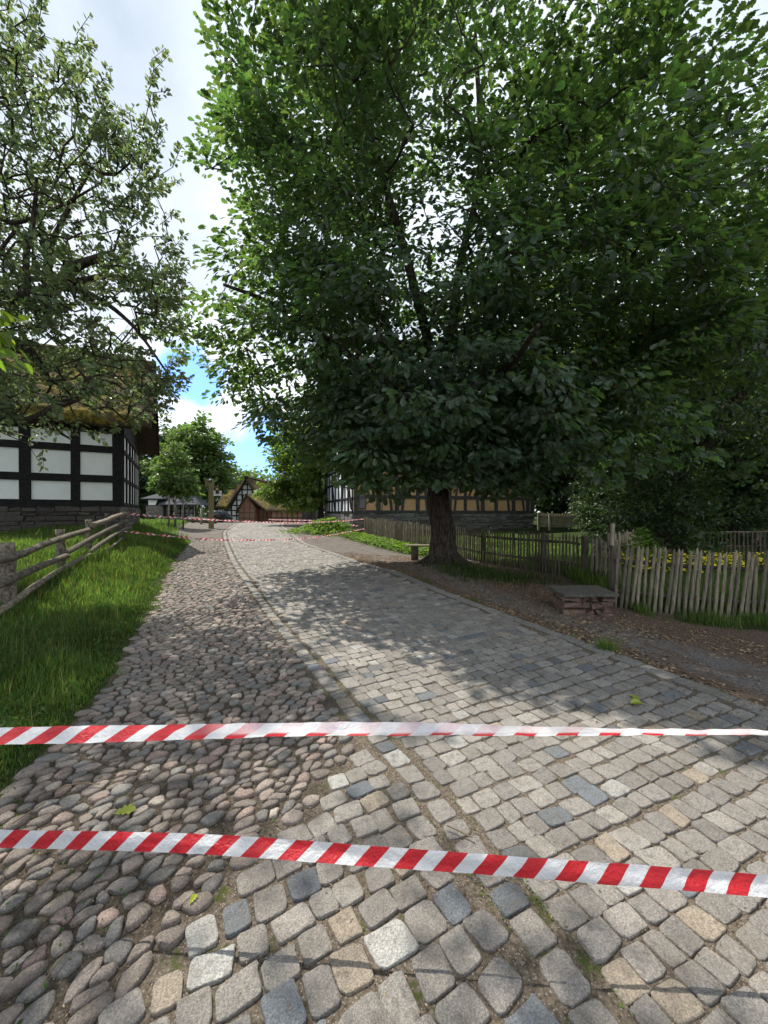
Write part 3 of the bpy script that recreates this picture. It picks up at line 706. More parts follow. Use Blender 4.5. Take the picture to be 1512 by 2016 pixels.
generic_tree('chestnut_tree', 'large round chestnut tree behind the wooden signpost, dense green crown', at_px(380, 40),
             [(0, 0, 6.6, 3.2, 3.4, 3.0), (.5, 0, 8.6, 2.2, 2.2, 2.0), (-2.4, 0, 5.4, 2.2, 2.2, 1.9), (2.0, 0, 5.6, 1.9, 2.2, 2.0), (0, -.6, 3.8, 3.4, 2.6, 1.5)],
             .3, 2.2, 620, 22, .62, .22, .42, TUFT_T, FARLEAF, 41, 1.6)
generic_tree('young_tree', 'young staked tree with a light green crown in front of the open slate shelter', at_px(344, 22),
             [(0, 0, 2.9, 1.15, 1.0, 1.0), (.1, 0, 3.9, .7, .7, .8), (-.5, 0, 2.4, .8, .7, .6), (.7, 0, 2.2, .7, .7, .5)], .05, 1.3, 190, 18, .26, .12, .2, TUFT_T, FARLEAF, 43, 1.1)
for k_, (px, d) in enumerate(((332.5, 21.3), (344.5, 21.0), (360.5, 20.8))):
    b = at_px(px, d); root = thing('tree_stake', ['grey wooden tree stake under the young tree, leftmost of the three', 'grey wooden tree stake under the young tree, middle of the three', 'grey wooden tree stake under the young tree, rightmost of the three'][k_], 'stake', b, 'stakes of the young tree')
    mb = MB(); mb.tube([b - A([0, 0, .1]), b + A([0, 0, .8]), b + A([.02, 0, 1.75])], [.05, .046, .042], 8, wob=.04, seed=k_); mb.build('stake_pole', LOGW, root, True)
    mb = MB(); q = b + A([.015, 0, 1.45]); mb.tube([q, q + A([0, 0, .05])], .056, 8); mb.build('binding', DARKW, root)
generic_tree('leaning_tree', 'bright green tree with a dark trunk just left of the white timbered end wall', at_px(630, 27),
             [(-1.3, 0, 4.0, 2.0, 2.0, 1.6), (-2.2, -.4, 2.5, 1.4, 1.3, .9), (-1.2, -.6, 1.9, 1.7, 1.1, .95), (-3.0, -.5, 2.35, 1.15, .9, .75), (-.2, .2, 5.6, 2.6, 2.4, 2.0), (-2.2, .3, 5.4, 1.4, 1.5, 1.4), (1.8, .4, 5.4, 2.0, 2.0, 1.9)],
             .26, 1.5, 660, 20, .45, .16, .30, TUFT_T, leaf_mat('fresh_leaf', (.075, .13, .028), (.26, .42, .05), .4), 47, .75)
# woodland tree beyond the fences: one is grown, the others are copies of it
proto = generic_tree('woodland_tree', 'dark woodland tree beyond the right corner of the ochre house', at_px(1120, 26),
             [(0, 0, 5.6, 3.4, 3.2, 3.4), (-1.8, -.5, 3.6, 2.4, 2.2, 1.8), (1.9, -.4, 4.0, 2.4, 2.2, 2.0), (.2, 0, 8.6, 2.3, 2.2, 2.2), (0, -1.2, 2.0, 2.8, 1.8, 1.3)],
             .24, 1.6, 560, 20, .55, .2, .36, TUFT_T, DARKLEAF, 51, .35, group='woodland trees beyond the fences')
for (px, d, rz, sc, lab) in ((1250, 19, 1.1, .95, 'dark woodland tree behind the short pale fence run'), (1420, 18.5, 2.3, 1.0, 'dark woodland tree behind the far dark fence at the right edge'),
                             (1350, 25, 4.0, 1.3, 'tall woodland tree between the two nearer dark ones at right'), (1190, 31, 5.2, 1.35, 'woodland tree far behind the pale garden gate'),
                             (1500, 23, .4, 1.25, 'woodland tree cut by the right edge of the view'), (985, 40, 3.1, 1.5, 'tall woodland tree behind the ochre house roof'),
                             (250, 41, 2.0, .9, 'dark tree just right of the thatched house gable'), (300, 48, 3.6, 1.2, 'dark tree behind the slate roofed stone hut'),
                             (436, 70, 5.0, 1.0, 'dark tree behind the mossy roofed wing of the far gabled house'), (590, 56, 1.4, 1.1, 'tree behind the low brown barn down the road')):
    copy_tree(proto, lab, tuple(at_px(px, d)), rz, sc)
# bushes that reach the ground by the near fence
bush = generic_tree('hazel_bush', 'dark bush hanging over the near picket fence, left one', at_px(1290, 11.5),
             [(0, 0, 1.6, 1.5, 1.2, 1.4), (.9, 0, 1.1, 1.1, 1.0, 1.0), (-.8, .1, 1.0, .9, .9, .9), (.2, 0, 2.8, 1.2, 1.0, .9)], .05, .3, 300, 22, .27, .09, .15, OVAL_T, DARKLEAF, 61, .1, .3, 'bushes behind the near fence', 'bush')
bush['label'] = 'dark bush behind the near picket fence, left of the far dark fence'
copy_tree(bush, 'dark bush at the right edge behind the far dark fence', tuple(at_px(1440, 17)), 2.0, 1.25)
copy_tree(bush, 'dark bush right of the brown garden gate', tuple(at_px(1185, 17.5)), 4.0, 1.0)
# far wood on the rise
r = np.random.default_rng(8); n = 5200
xx = r.uniform(-95, 95, n); top = 10.5 + 2.2 * np.sin(xx * .31) + 1.5 * np.sin(xx * .83 + 1) + 1.0 * np.sin(xx * 2.1)
yy = r.uniform(86, 104, n); zz = -1 + (top + 1) * np.sqrt(r.random(n)) * (1 - .12 * np.abs(yy - 93) / 9)
c = np.stack([xx, yy, zz], 1); p, ax, nr, sz = sprays(r, c, A([0, 95, -20.]), 9, 1.1, .6, 1.1)
tag(leaf_mesh('distant_wood', p, ax, nr, sz, TUFT_T, FARLEAF, None, leaf_tint(r, len(p), 9, .3)), 'dark wooded rise closing the view behind the far gabled house', 'wood', kind='stuff')

# grass
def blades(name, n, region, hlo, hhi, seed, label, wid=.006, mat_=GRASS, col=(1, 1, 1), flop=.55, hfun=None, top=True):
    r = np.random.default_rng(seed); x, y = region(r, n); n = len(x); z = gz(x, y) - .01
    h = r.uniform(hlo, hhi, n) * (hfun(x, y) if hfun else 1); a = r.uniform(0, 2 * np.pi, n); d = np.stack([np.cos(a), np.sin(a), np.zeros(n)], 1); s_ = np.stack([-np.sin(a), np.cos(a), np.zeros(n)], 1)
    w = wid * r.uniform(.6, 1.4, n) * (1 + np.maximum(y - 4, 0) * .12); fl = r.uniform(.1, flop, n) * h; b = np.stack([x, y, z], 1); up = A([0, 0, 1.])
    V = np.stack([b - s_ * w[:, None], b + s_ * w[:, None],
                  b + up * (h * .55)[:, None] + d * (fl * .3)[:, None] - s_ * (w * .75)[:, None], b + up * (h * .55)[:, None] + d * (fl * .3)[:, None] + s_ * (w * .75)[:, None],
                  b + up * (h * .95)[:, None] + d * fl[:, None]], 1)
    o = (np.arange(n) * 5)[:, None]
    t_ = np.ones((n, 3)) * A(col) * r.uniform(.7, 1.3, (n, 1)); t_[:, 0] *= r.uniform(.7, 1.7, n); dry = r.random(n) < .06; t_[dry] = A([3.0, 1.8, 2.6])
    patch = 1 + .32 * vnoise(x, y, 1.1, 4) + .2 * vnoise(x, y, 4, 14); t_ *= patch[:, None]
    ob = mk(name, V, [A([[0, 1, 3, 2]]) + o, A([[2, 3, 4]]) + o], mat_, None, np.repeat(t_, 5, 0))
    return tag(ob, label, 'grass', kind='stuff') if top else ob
def reg_left(r, n):
    y = 1.9 + 13.6 * r.random(n) ** 1.5; s_ = r.random(n) ** 1.1 * np.interp(y, [1.9, 4, 8, 16], [2.2, 4.2, 5.5, 5.0]) - .14; x = XC(y) - s_
    k = r.random(n) < sstep(s_ + .24 * vnoise(x, y, 2.6, 9) + .1 * vnoise(x, y, 8, 10), -.06, .34); return x[k], y[k]
def hleft(x, y): s_ = XC(y) - x; return (.30 + .70 * sstep(s_, .0, .8)) * np.interp(y, [2, 3, 5, 8], [.45, .55, .9, 1.1]) * (1 + .45 * vnoise(x, y, 1.6, 11))
blades('verge_grass', 170000, reg_left, .10, .24, 1, 'lush green grass between the cobbles and the log fence', .0045, hfun=hleft)
def reg_bank(r, n):
    y = r.uniform(15.5, 34, n); x = -r.uniform(8.5, 26, n) ; k = grass_mask(x, y) > r.random(n) * .9; return x[k], y[k]
blades('bank_grass', 26000, reg_bank, .12, .26, 2, 'short grass on the far bank below the slate roofed shelter', .006)
def reg_lawn(r, n):
    y = 8.6 + 12.4 * r.random(n); x = fence_x(y) + .2 + 7.5 * r.random(n); return x, y
blades('lawn_grass', 60000, reg_lawn, .08, .20, 3, 'bright lawn seen between the pickets in front of the ochre house', .006)
def reg_foot(r, n):
    x = r.normal(2.3, .85, n); y = r.normal(8.55, .33, n); k = np.hypot(x - 1.46, y - 9.5) > .42; k &= (x > XR(y) + .8); return x[k], y[k]
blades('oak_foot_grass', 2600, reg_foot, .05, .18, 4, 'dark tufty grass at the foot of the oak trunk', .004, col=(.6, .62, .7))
def reg_near(r, n):
    x = r.uniform(4.15, 7.5, n); y = near_y(x) - np.abs(r.normal(0, .33, n)) + .15; k = vnoise(x, y, 2.2, 5) > r.uniform(-.6, .5, n); return x[k], y[k]
blades('fence_foot_grass', 14000, reg_near, .05, .22, 5, 'patchy weeds and grass along the foot of the near picket fence', .004)
def reg_bed(r, n):
    x = r.uniform(4.2, 11, n); y = near_y(x) + .2 + 4.5 * r.random(n); return x, y
blades('garden_grass', 34000, reg_bed, .15, .45, 6, 'rank grass and herbs in the garden behind the near picket fence', .007)
def reg_tuft(r, n):
    x = XR(4.55) + .12 + r.normal(0, .055, n); y = 4.42 + r.normal(0, .05, n); return x, y
blades('grass_tuft', 260, reg_tuft, .06, .17, 7, 'small bright grass tuft beside the right kerb row', .003, flop=.9)
def reg_kerb(r, n):
    y = r.uniform(2.6, 9, n); x = XR(y) + .05 + np.abs(r.normal(0, .06, n)); k = vnoise(x, y, 2.6, 15) > r.uniform(.3, .9, n); return x[k], y[k]
blades('kerb_weeds', 2600, reg_kerb, .02, .07, 8, 'tiny weeds in the joint outside the right kerb row', .003)
# broad-leaved weeds
def weeds(name, label, cen, spread, n, hgt, seed, lo, hi, m=WEED, cat='plants', kind='stuff', tm=OVAL_T, region=None):
    r = np.random.default_rng(seed)
    if region: x, y = region(r, n)
    else: x, y = cen[0] + r.normal(0, spread[0], n), cen[1] + r.normal(0, spread[1], n)
    n = len(x); e = np.exp(-(((x - cen[0]) / (spread[0] * 1.6)) ** 2 + ((y - cen[1]) / (spread[1] * 1.6)) ** 2)) if region is None else np.ones(n)
    p = np.stack([x, y, gz(x, y) + hgt * e * r.random(n) ** .6], 1); a = r.uniform(0, 6.283, n)
    ax = np.stack([np.cos(a), np.sin(a), r.uniform(-.3, .6, n)], 1); nr = nrm(A([0, 0, 1.]) + r.normal(0, .4, (n, 3)))
    return tag(leaf_mesh(name, p, ax, nr, r.uniform(lo, hi, n), tm, m, None, leaf_tint(r, n, 6, .3)), label, cat, kind=kind)
weeds('weed_clump', 'bright green leafy weed clump by the road in front of the white timbered wall', (-2.9, 20.2), (.95, .6), 2600, .85, 3, .08, .2)
def reg_strip(r, n):
    y = r.uniform(12.4, 19, n); x = fence_x(y) - .15 - np.abs(r.normal(0, .55, n)); return x, y
weeds('fence_weeds', 'bright yellow green weeds along the foot of the old stake fence', (0, 0), (1, 1), 5200, .26, 4, .05, .13, region=reg_strip)
def reg_herb(r, n):
    y = 1.9 + 3.2 * r.random(n); x = XC(y) - .25 - 1.8 * r.random(n) ** .8; k = vnoise(x, y, 1.8, 21) > -.05; return x[k], y[k]
weeds('clover', 'dark clover and broad leaved weeds in the grass at the lower left', (0, 0), (1, 1), 6500, .10, 5, .018, .04, GRASS, region=reg_herb)
def reg_moss(r, n):
    u_ = r.uniform(0, 9, n); k = r.integers(0, 2, n); x = np.interp(u_ + 2.5, arc, px_) + np.where(k == 0, .0, .205) + r.normal(0, .012, n); y = np.interp(u_ + 2.5, arc, py) + r.normal(0, .01, n)
    q = vnoise(x, y, 3.0, 31) > r.uniform(-.2, .9, n); return x[q], y[q]
weeds('joint_moss', 'green moss and seedlings in the joints beside the edge row of setts', (0, 0), (1, 1), 2400, .014, 6, .007, .016, WEED, 'moss', region=reg_moss)
weeds('garden_shrub', 'pale leaved shrub poking up behind the near end of the picket fence', tuple(at_px(1262, 9.2)[:2]), (.32, .3), 900, 1.2, 7, .07, .14, WEED, 'shrub', None)
def reg_flow(r, n):
    x = r.uniform(5.6, 10.5, n); y = x * .0 + r.uniform(8.2, 9.6, n); return x, y
r = np.random.default_rng(77); n = 900; x, y = r.uniform(5.4, 10.0, n), r.uniform(8.0, 9.4, n); p = np.stack([x, y, gz(x, y) + r.uniform(.3, .55, n)], 1)
tag(leaf_mesh('yellow_flowers', p, nrm(r.normal(0, 1, (n, 3)) * A([1, 1, .3])), nrm(A([0, -.6, 1.]) + r.normal(0, .3, (n, 3))), r.uniform(.05, .10, n), OVAL_T, YELLOW, None, np.ones((n, 3))), 'bed of yellow flowers behind the near picket fence at the right edge', 'flowers', kind='stuff')
def reg_stalk(r, n):
    x, y = reg_left(r, n); k = XC(y) - x > .25; return x[k], y[k]
blades('seed_stalks', 2600, reg_stalk, .28, .46, 12, 'thin pale seed stalks standing above the verge grass', .0018, col=(2.2, 1.35, 2.0), flop=.5, hfun=lambda x, y: np.interp(y, [2, 4, 7], [.5, .75, 1.0]))
def reg_cob(r, n):
    y = r.uniform(1.2, 9, n); x = XC(y) + (np.where(y < 2.95, XB(y), XL(y)) - XC(y)) * r.random(n) ** 1.5; k = vnoise(x, y, 2.4, 51) > r.uniform(.1, .9, n); return x[k], y[k]
weeds('cobble_weeds', 'small green seedlings growing between the cobbles', (0, 0), (1, 1), 3200, .02, 13, .008, .022, GRASS, region=reg_cob)
# litter on the path
LITTER = leaf_mat('dry_leaf', (.20, .15, .10), (.15, .10, .06), .1, .8, .2)
def litter(name, label, region, n, lo, hi, seed, m=LITTER, col=None, lift=.012):
    r = np.random.default_rng(seed); x, y = region(r, n); n = len(x); a = r.uniform(0, 6.283, n)
    p = np.stack([x, y, gz(x, y) + lift + r.uniform(0, .01, n)], 1); ax = np.stack([np.cos(a), np.sin(a), r.normal(0, .12, n)], 1)
    t_ = np.ones((n, 3)) * r.uniform(.4, 1.9, (n, 1))
    return tag(leaf_mesh(name, p, ax, nrm(A([0, 0, 1.]) + r.normal(0, .25, (n, 3))), r.uniform(lo, hi, n), OVAL_T, m, None, t_), label, 'litter', kind='stuff')
def reg_path(r, n):
    y = r.uniform(2.4, 12.5, n); x = XR(y) + .05 + 2.6 * r.random(n) ** 1.4; k = vnoise(x, y, 1.5, 41) > r.uniform(-.9, .5, n); return x[k], y[k]
litter('leaf_litter', 'dry leaf litter strewn over the dirt path under the oak', reg_path, 22000, .012, .05, 1, lift=.004)
def reg_edge(r, n):
    y = r.uniform(1.2, 9, n); x = XR(y) - np.abs(r.normal(0, .55, n)); return x, y
litter('road_litter', 'dry flakes and chips caught in the joints along the right side of the road', reg_edge, 2600, .008, .026, 2, lift=.01)
def reg_chip(r, n):
    y = r.uniform(1.0, 3.5, n); x = r.uniform(-2, 3, n); return x, y
litter('stone_chips', 'small pale grit and chips lying in the joints of the nearest paving', reg_chip, 5200, .004, .011, 3, LITTER, lift=.002)
# single fallen leaves and twigs
def fallen(px, py_, d, sz, a, m, lab):
    q = P(px, py_, d); z = gz(q[0], q[1]) + .026
    o = leaf_mesh('fallen_leaf', A([[q[0], q[1], z]]), A([[math.cos(a), math.sin(a), .15]]), A([[.1, -.2, 1.]]), A([sz]), OAK_T, m, None, np.ones((1, 3))); tag(o, lab, 'leaf', 'fallen leaves on the paving')
FL = leaf_mat('fallen_green_leaf', (.30, .36, .05), (.4, .5, .06), .3)
gd = lambda py_: EYE * F / (py_ - 1008)
fallen(1240, 1392, gd(1392), .13, .3, FL, 'yellow green fallen leaf on the sunlit setts above the tape, left of a pair')
fallen(1256, 1386, gd(1386), .12, 1.4, FL, 'yellow green fallen leaf on the sunlit setts above the tape, right of a pair')
fallen(222, 1612, gd(1612), .10, .4, FL, 'yellow green leaf on the cobbles just above the lower near tape')
fallen(373, 1792, gd(1792), .045, 1.4, FL, 'tiny yellow leaf on a blue grey sett at lower left')
for (pts_, lab) in (([(78, 1960), (110, 1915), (128, 1893)], 'thin dry twig lying on the shaded cobbles at the lower left'), ([(25, 1632), (70, 1602), (88, 1590)], 'dry straw stalk on the cobbles above the lower tape at far left'), ([(100, 1566), (150, 1553), (196, 1553)], 'straw stalk across small cobbles at the grass edge'), ([(880, 1636), (905, 1648), (930, 1660)], 'curled brown twig on the setts just above the lower tape')):
    q = [P(a_, b_, gd(b_)) for a_, b_ in pts_]; q = curve([A([v[0], v[1], gz(v[0], v[1]) + .03]) for v in q], 10)
    mb = MB(); mb.tube(q, .0035, 6, wob=.1); tag(mb.build('twig', LITTER, None, True), lab, 'twig', 'dry twigs on the paving')

# ------------------------------------------------------------------ barrier tape
def tape(name, label, pts, tilt, n=160, width=.06, twist=0.0, fold=0.0, group='red and white barrier tapes', d0=0.0, slant=1, back=0):
    """pts along the middle; tilt(f) lean of the ribbon from vertical; twist = turns over the length"""
    c = curve(pts, n); tg = nrm(np.gradient(c, axis=0)); s_ = np.concatenate([[0], np.cumsum(np.linalg.norm(np.diff(c, axis=0), axis=1))])
    side = nrm(np.cross(tg, A([0, 0, 1.]))); up = nrm(np.cross(side, tg)); m = 7; w = np.linspace(-.5, .5, m); V = []; uvv = []
    for k_ in range(n):
        f = k_ / (n - 1); a = tilt(f) + twist * 2 * math.pi * f
        e1 = up[k_] * math.cos(a) + side[k_] * -math.sin(a); e2 = np.cross(tg[k_], e1)
        for q in w:
            bend = e2 * fold * abs(q) * width + e2 * width * (.05 * math.sin(q * 5 + f * 23) + .045 * float(vnoise(s_[k_] * 7, q * 3, 1, 4)) + .05 * float(vnoise(s_[k_] * 21, q * 2, 1, 5)))
            V.append(c[k_] + e1 * q * width + bend); uvv.append((s_[k_] + d0, q * slant, back * float(sstep(f, .36, .44) * sstep(q, -.32, -.16))))
    I, J = np.meshgrid(np.arange(m - 1), np.arange(n - 1))
    o = mk(name, V, [np.stack([J * m + I, J * m + I + 1, (J + 1) * m + I + 1, (J + 1) * m + I], -1).reshape(-1, 4)], TAPE, None, None, True, uvv)
    return tag(o, label, 'barrier tape', group)
tape('barrier_tape', 'lower of the two near red and white tapes, broad bold stripes, nearest the viewer', [P(-1500, 1560, 1.85), P(-420, 1642, 1.62), P(0, 1651, 1.56), P(400, 1662, 1.5), P(740, 1686, 1.45), P(1100, 1713, 1.40), P(1512, 1745, 1.36), P(1900, 1790, 1.33), P(3300, 1860, 1.28)],
     lambda f: .46 + .14 * f + .1 * math.sin(f * 18), 480, d0=.1, slant=-1)
tape('barrier_tape', 'upper of the two near tapes, tilted so that its stripes thin out to the right', [P(-1500, 1440, 1.6), P(-420, 1460, 1.45), P(0, 1450, 1.42), P(380, 1441, 1.40), P(740, 1437, 1.38), P(1100, 1440, 1.36), P(1512, 1446, 1.34), P(1900, 1455, 1.32), P(3300, 1470, 1.28)],
     lambda f: .95 + .92 * min(max((f - .30) / .46, 0), 1), 480, fold=.10, slant=-1, back=1)
FE = P(243, 1012, 10.9)
tape('barrier_tape', 'upper far tape, twisted, tied from the log fence across the road to the stake fence', [FE + A([0, -.02, .02]), P(330, 1018, 11.8), P(430, 1024, 13.0), P(560, 1029, 15), P(650, 1027, 17), P(716, 1022, 18.6)], lambda f: .3, 420, .062, 9)
tape('barrier_tape', 'lower far tape, sagging and twisted, across the road at the end of the grass', [P(245, 1046, 10.9), P(330, 1055, 11.8), P(440, 1063, 13.0), P(560, 1062, 15), P(640, 1055, 17), P(718, 1041, 18.5)], lambda f: .9 + .3 * f, 420, .065, 7, d0=.07)
tape('barrier_tape', 'farthest short tape stretched in front of the low brown barn', [P(529, 1023, 39), P(570, 1024, 34), P(622, 1025, 27)], lambda f: .3, 200, .12, 5, d0=.03)
q = P(699, 1035, 18.45); tape('barrier_tape', 'short knotted end of tape tied on the old stake fence', [q + A([-.14, 0, -.03]), q + A([-.05, -.05, .03]), q + A([.05, -.06, -.02]), q + A([.14, 0, .03])], lambda f: 3 * f, 40, .08)

# ------------------------------------------------------------------ log rail fence on the left
fp = [A([-4.62, 4.55]), A([-5.62, 6.9]), A([-6.55, 9.0]), A([-7.38, 10.95])]
fz = [gz(*p) for p in fp]
posts = [(-28, 1060, 4.75, .10), (0, 0, 0, 0)]
root = thing('log_rail_fence', 'grey log fence of rough round rails beside the grass at the left', 'fence', (-6, 7.5, float(gz(-6, 7.5))))
for k_, (px, ty, d, rr) in enumerate(((14, 1068, 5.15, .085), (118, 1042, 7.3, .07), (174, 1023, 9.2, .062), (210, 1010, 10.4, .055), (241, 1005, 10.95, .055))):
    q = P(px, ty, d); b = A([q[0], q[1], min(gz(q[0], q[1]), q[2] - .8) - .1]); mb = MB(); mb.tube(curve([b, b * .5 + q * .5 + A([.02, 0, 0]), q], 9), np.linspace(rr * 1.1, rr, 9), 10, wob=.05, seed=k_); mb.build('post', LOGW, root, True)
rails = [([P(-120, 1132, 4.3), P(0, 1104, 4.85), P(90, 1072, 6.3), P(178, 1041, 8.3)], .062), ([P(180, 1035, 8.25), P(214, 1022, 9.4), P(246, 1011, 10.8)], .07),
         ([P(-120, 1196, 4.3), P(0, 1151, 4.85), P(70, 1119, 5.9), P(132, 1094, 7.2)], .066), ([P(128, 1090, 7.15), P(190, 1054, 9.0), P(246, 1027, 10.8)], .06),
         ([P(-120, 1260, 4.3), P(0, 1205, 4.85), P(90, 1139, 6.3), P(178, 1091, 8.3)], .06), ([P(172, 1090, 8.2), P(214, 1060, 9.4), P(246, 1042, 10.8)], .055),
         ([P(128, 1151, 6.9), P(190, 1100, 8.6), P(240, 1060, 10.6)], .035)]
for k_, (p, rr) in enumerate(rails):
    c = curve(p, 30); c = c + np.stack([vnoise(c[:, 1] * 1.3, c[:, 1] * 0 + k_, 1.0, 3) * .012, c[:, 1] * 0, vnoise(c[:, 1] * 1.1, c[:, 1] * 0 + k_ * 3, 1.0, 8) * .012], 1)
    mb = MB(); mb.tube(c, .84 * rr * np.linspace(1.06, .9, 30) * (1 + .06 * vnoise(c[:, 1], c[:, 1] * 0 + k_, 4.0, 2)), 12, wob=.035, seed=k_ + 3); mb.build('rail', LOGW, root, True)

# ------------------------------------------------------------------ picket fences
def picket(root, b, h, w, lean=(0, 0), m=PICKETW, th=.022, ang=0.0, tip=.07, seed=0, round_=True):
    r = np.random.default_rng(seed); ca, sa = math.cos(ang), math.sin(ang); k = 8 if round_ else 4
    ph = np.linspace(0, 2 * np.pi, k, endpoint=False) + (0 if round_ else math.pi / 4)
    V = []; f_ = 1 if round_ else 1.414
    for z, s_ in ((-.04, 1.0), (h * .5, .98), (h - tip, .95), (h - tip * .25, .42), (h, .1)):
        jx, jy = r.normal(0, .004, 2)
        x = np.cos(ph) * w / 2 * f_ * s_ ; y = np.sin(ph) * th * f_ * (s_ if z > h * .9 else 1)
        V.append(np.stack([b[0] + x * ca - y * sa + lean[0] * z + jx, b[1] + x * sa + y * ca + lean[1] * z + jy, np.full(k, b[2] + z)], 1))
    V = np.concatenate(V); j = np.arange(k); q = np.concatenate([np.stack([i * k + j, i * k + (j + 1) % k, (i + 1) * k + (j + 1) % k, (i + 1) * k + j], 1) for i in range(4)])
    tr = np.concatenate([np.stack([np.full(k - 2, 4 * k), 4 * k + j[1:-1], 4 * k + j[2:]], 1)])
    mk('picket', V, [q, tr], m, root, None, round_)
def along(line, st):
    line = A(line, float); d = np.concatenate([[0], np.cumsum(np.linalg.norm(np.diff(line, axis=0), axis=1))]); s_ = np.arange(0, d[-1], st)
    return np.stack([np.interp(s_, d, line[:, 0]), np.interp(s_, d, line[:, 1])], 1), d[-1]
def picket_fence(name, label, line, st, h, w, m, rm, lean=0.0, seed=0, rail_z=(.3, .78), post_every=2.2, back=.04, zfun=gz, hv=.03, th=.014, rnd=True, cat='fence'):
    r = np.random.default_rng(seed); p, tot = along(line, st); mid = p[len(p) // 2]; root = thing(name, label, cat, (mid[0], mid[1], float(zfun(*mid))))
    tg = nrm(np.gradient(p, axis=0)) if len(p) > 1 else A([[1, 0]])
    for k_, q in enumerate(p):
        a = math.atan2(tg[k_][1], tg[k_][0]); hh = h + r.normal(0, hv) - (.12 if r.random() < .04 else 0); le = lean + r.normal(0, .013)
        picket(root, A([q[0], q[1], zfun(*q)]), hh, w * r.uniform(.87, 1.13), (tg[k_][0] * le, tg[k_][1] * le), m, th, a, .06 + .03 * r.random(), seed * 100 + k_, rnd)
    nrml = A([-tg[:, 1], tg[:, 0]]).T; pb = p + nrml * (back + th)
    for z in rail_z:
        c = np.stack([pb[:, 0], pb[:, 1], zfun(pb[:, 0], pb[:, 1]) + z], 1)
        mb = MB(); mb.tube(c, .032, 7, wob=.06, seed=seed + int(z * 10)); mb.build('rail', rm, root, True)
    pp, _ = along(line, post_every)
    for k_, q in enumerate(pp):
        j_ = np.argmin(np.hypot(*(p - q).T)); b = q + nrml[j_] * (back * 2 + .06); z0 = zfun(*b)
        mb = MB(); mb.tube([(b[0], b[1], z0 - .1), (b[0], b[1], z0 + h * .5), (b[0] + .01, b[1], z0 + h * .98)], [.06, .057, .054], 9, wob=.05, seed=seed + k_); mb.build('post', rm, root, True)
    return root
# left of the trunk: thin stakes; right of it: pointed pickets seen dark against the lawn
picket_fence('stake_fence', 'old fence of thin close set stakes left of the oak trunk', A([[-.95, 19.0], [.35, 16.2], [1.46, 14.0], [1.72, 13.6]]), .088, 1.02, .05, PICKETW, DARKW, .0, 3, hv=.035, th=.02)
picket_fence('picket_fence', 'dark pointed picket fence running from behind the oak trunk to the gap', A([[1.78, 13.5], [2.4, 12.6], [3.4, 10.6], [4.40, 8.62]]), .098, 1.0, .058, DARKW, DARKW, .0, 4, hv=.02)
def zt(x, y): return gz(x, y) + .0
b = A([4.44, 8.5]); root = thing('gate_post', 'stout dark post where the dark picket fence ends', 'post', (b[0], b[1], gz(*b)))
mb = MB(); mb.box((b[0] - .06, b[1] - .06, gz(*b) - .05), (.12, 0, 0), (0, .12, 0), (0, 0, 1.06), bev=.012); mb.build('post_body', DARKW, root)
mb = MB(); mb.box((b[0] - .012, b[1] - .075, gz(*b) + .62), (.024, 0, 0), (0, .012, 0), (0, 0, .09)); mb.build('hinge', METAL, root)
picket_fence('picket_fence', 'short run of slanting grey pickets filling the gap by the stone step', A([[4.53, 8.36], [4.66, 8.05], [4.78, 7.72]]), .105, 1.02, .075, PICKETW, DARKW, .0, 5, post_every=9, th=.016)
for o in bpy.data.objects:
    pass
picket_fence('picket_fence', 'near picket fence of tall greenish grey leaning pickets at the right', NEAR_A, .082, 1.08, .053, PICKETW, DARKW, .085, 6, rail_z=(.28, .8), post_every=1.9, th=.017)
b = at_px(1203, 7.55)[:2]; z0 = gz(*b); root = thing('fence_post', 'tall pale weathered post at the corner of the near picket fence', 'post', (b[0], b[1], z0))
mb = MB(); mb.tube(curve([(b[0], b[1], z0 - .1), (b[0] + .01, b[1], z0 + .7), (b[0] + .03, b[1], z0 + 1.4)], 8), np.linspace(.05, .036, 8), 9, wob=.06); mb.build('post_body', PALEW, root, True)
mb = MB(); mb.tube([(b[0] + .02, b[1], z0 + .92), (b[0] + .021, b[1], z0 + .96)], .052, 9); mb.build('wire_binding', METAL, root, True)
picket_fence('picket_fence', 'short run of pale pickets behind the corner of the near fence', A([at_px(1212, 9.4)[:2], at_px(1270, 11.6)[:2]]), .11, 1.0, .085, PALEW, PALEW, .02, 7, post_every=9)
picket_fence('picket_fence', 'far dark fence among the bushes at the right edge', A([at_px(1388, 13.0)[:2], at_px(1600, 13.4)[:2]]), .16, .82, .06, DARKW, DARKW, 0, 8)
# pale gate and brown boards by the ochre house
ga, gb_, gc_ = at_px(1062, 19.5), at_px(1138, 18.6), at_px(1160, 18.5); zb = .92
root = thing('garden_gate', 'pale board garden gate right of the ochre house', 'gate', ga)
mb = MB(); nn = 15
for k_ in range(nn):
    f = (k_ + .5) / nn; q = ga * (1 - f) + gb_ * f; mb.box((q[0] - .062, q[1], zb - .08), (.124, .004, 0), (0, .02, 0), (0, 0, .68 + .02 * rng.normal()), tint=.9)
mb.build('board_panel', PALEW, root)
for f in (-.04, .26): 
    q = ga * (1 - f) + gb_ * f; mb = MB(); mb.box((q[0] - .05, q[1] - .12, zb - .25), (.10, 0, 0), (0, .1, 0), (0, 0, .85), bev=.01); mb.build('post', PALEW, root)
mb = MB(); mb.bar(A([ga[0], ga[1] - .04, zb + .48]), A([gb_[0], gb_[1] - .04, zb + .42]), .03, .08); mb.bar(A([ga[0], ga[1] - .04, zb + .1]), A([gb_[0], gb_[1] - .04, zb + .05]), .03, .08); mb.build('cross_bar', PALEW, root)
root = thing('board_screen', 'reddish brown board screen beside the pale garden gate', 'screen', gb_); mb = MB()
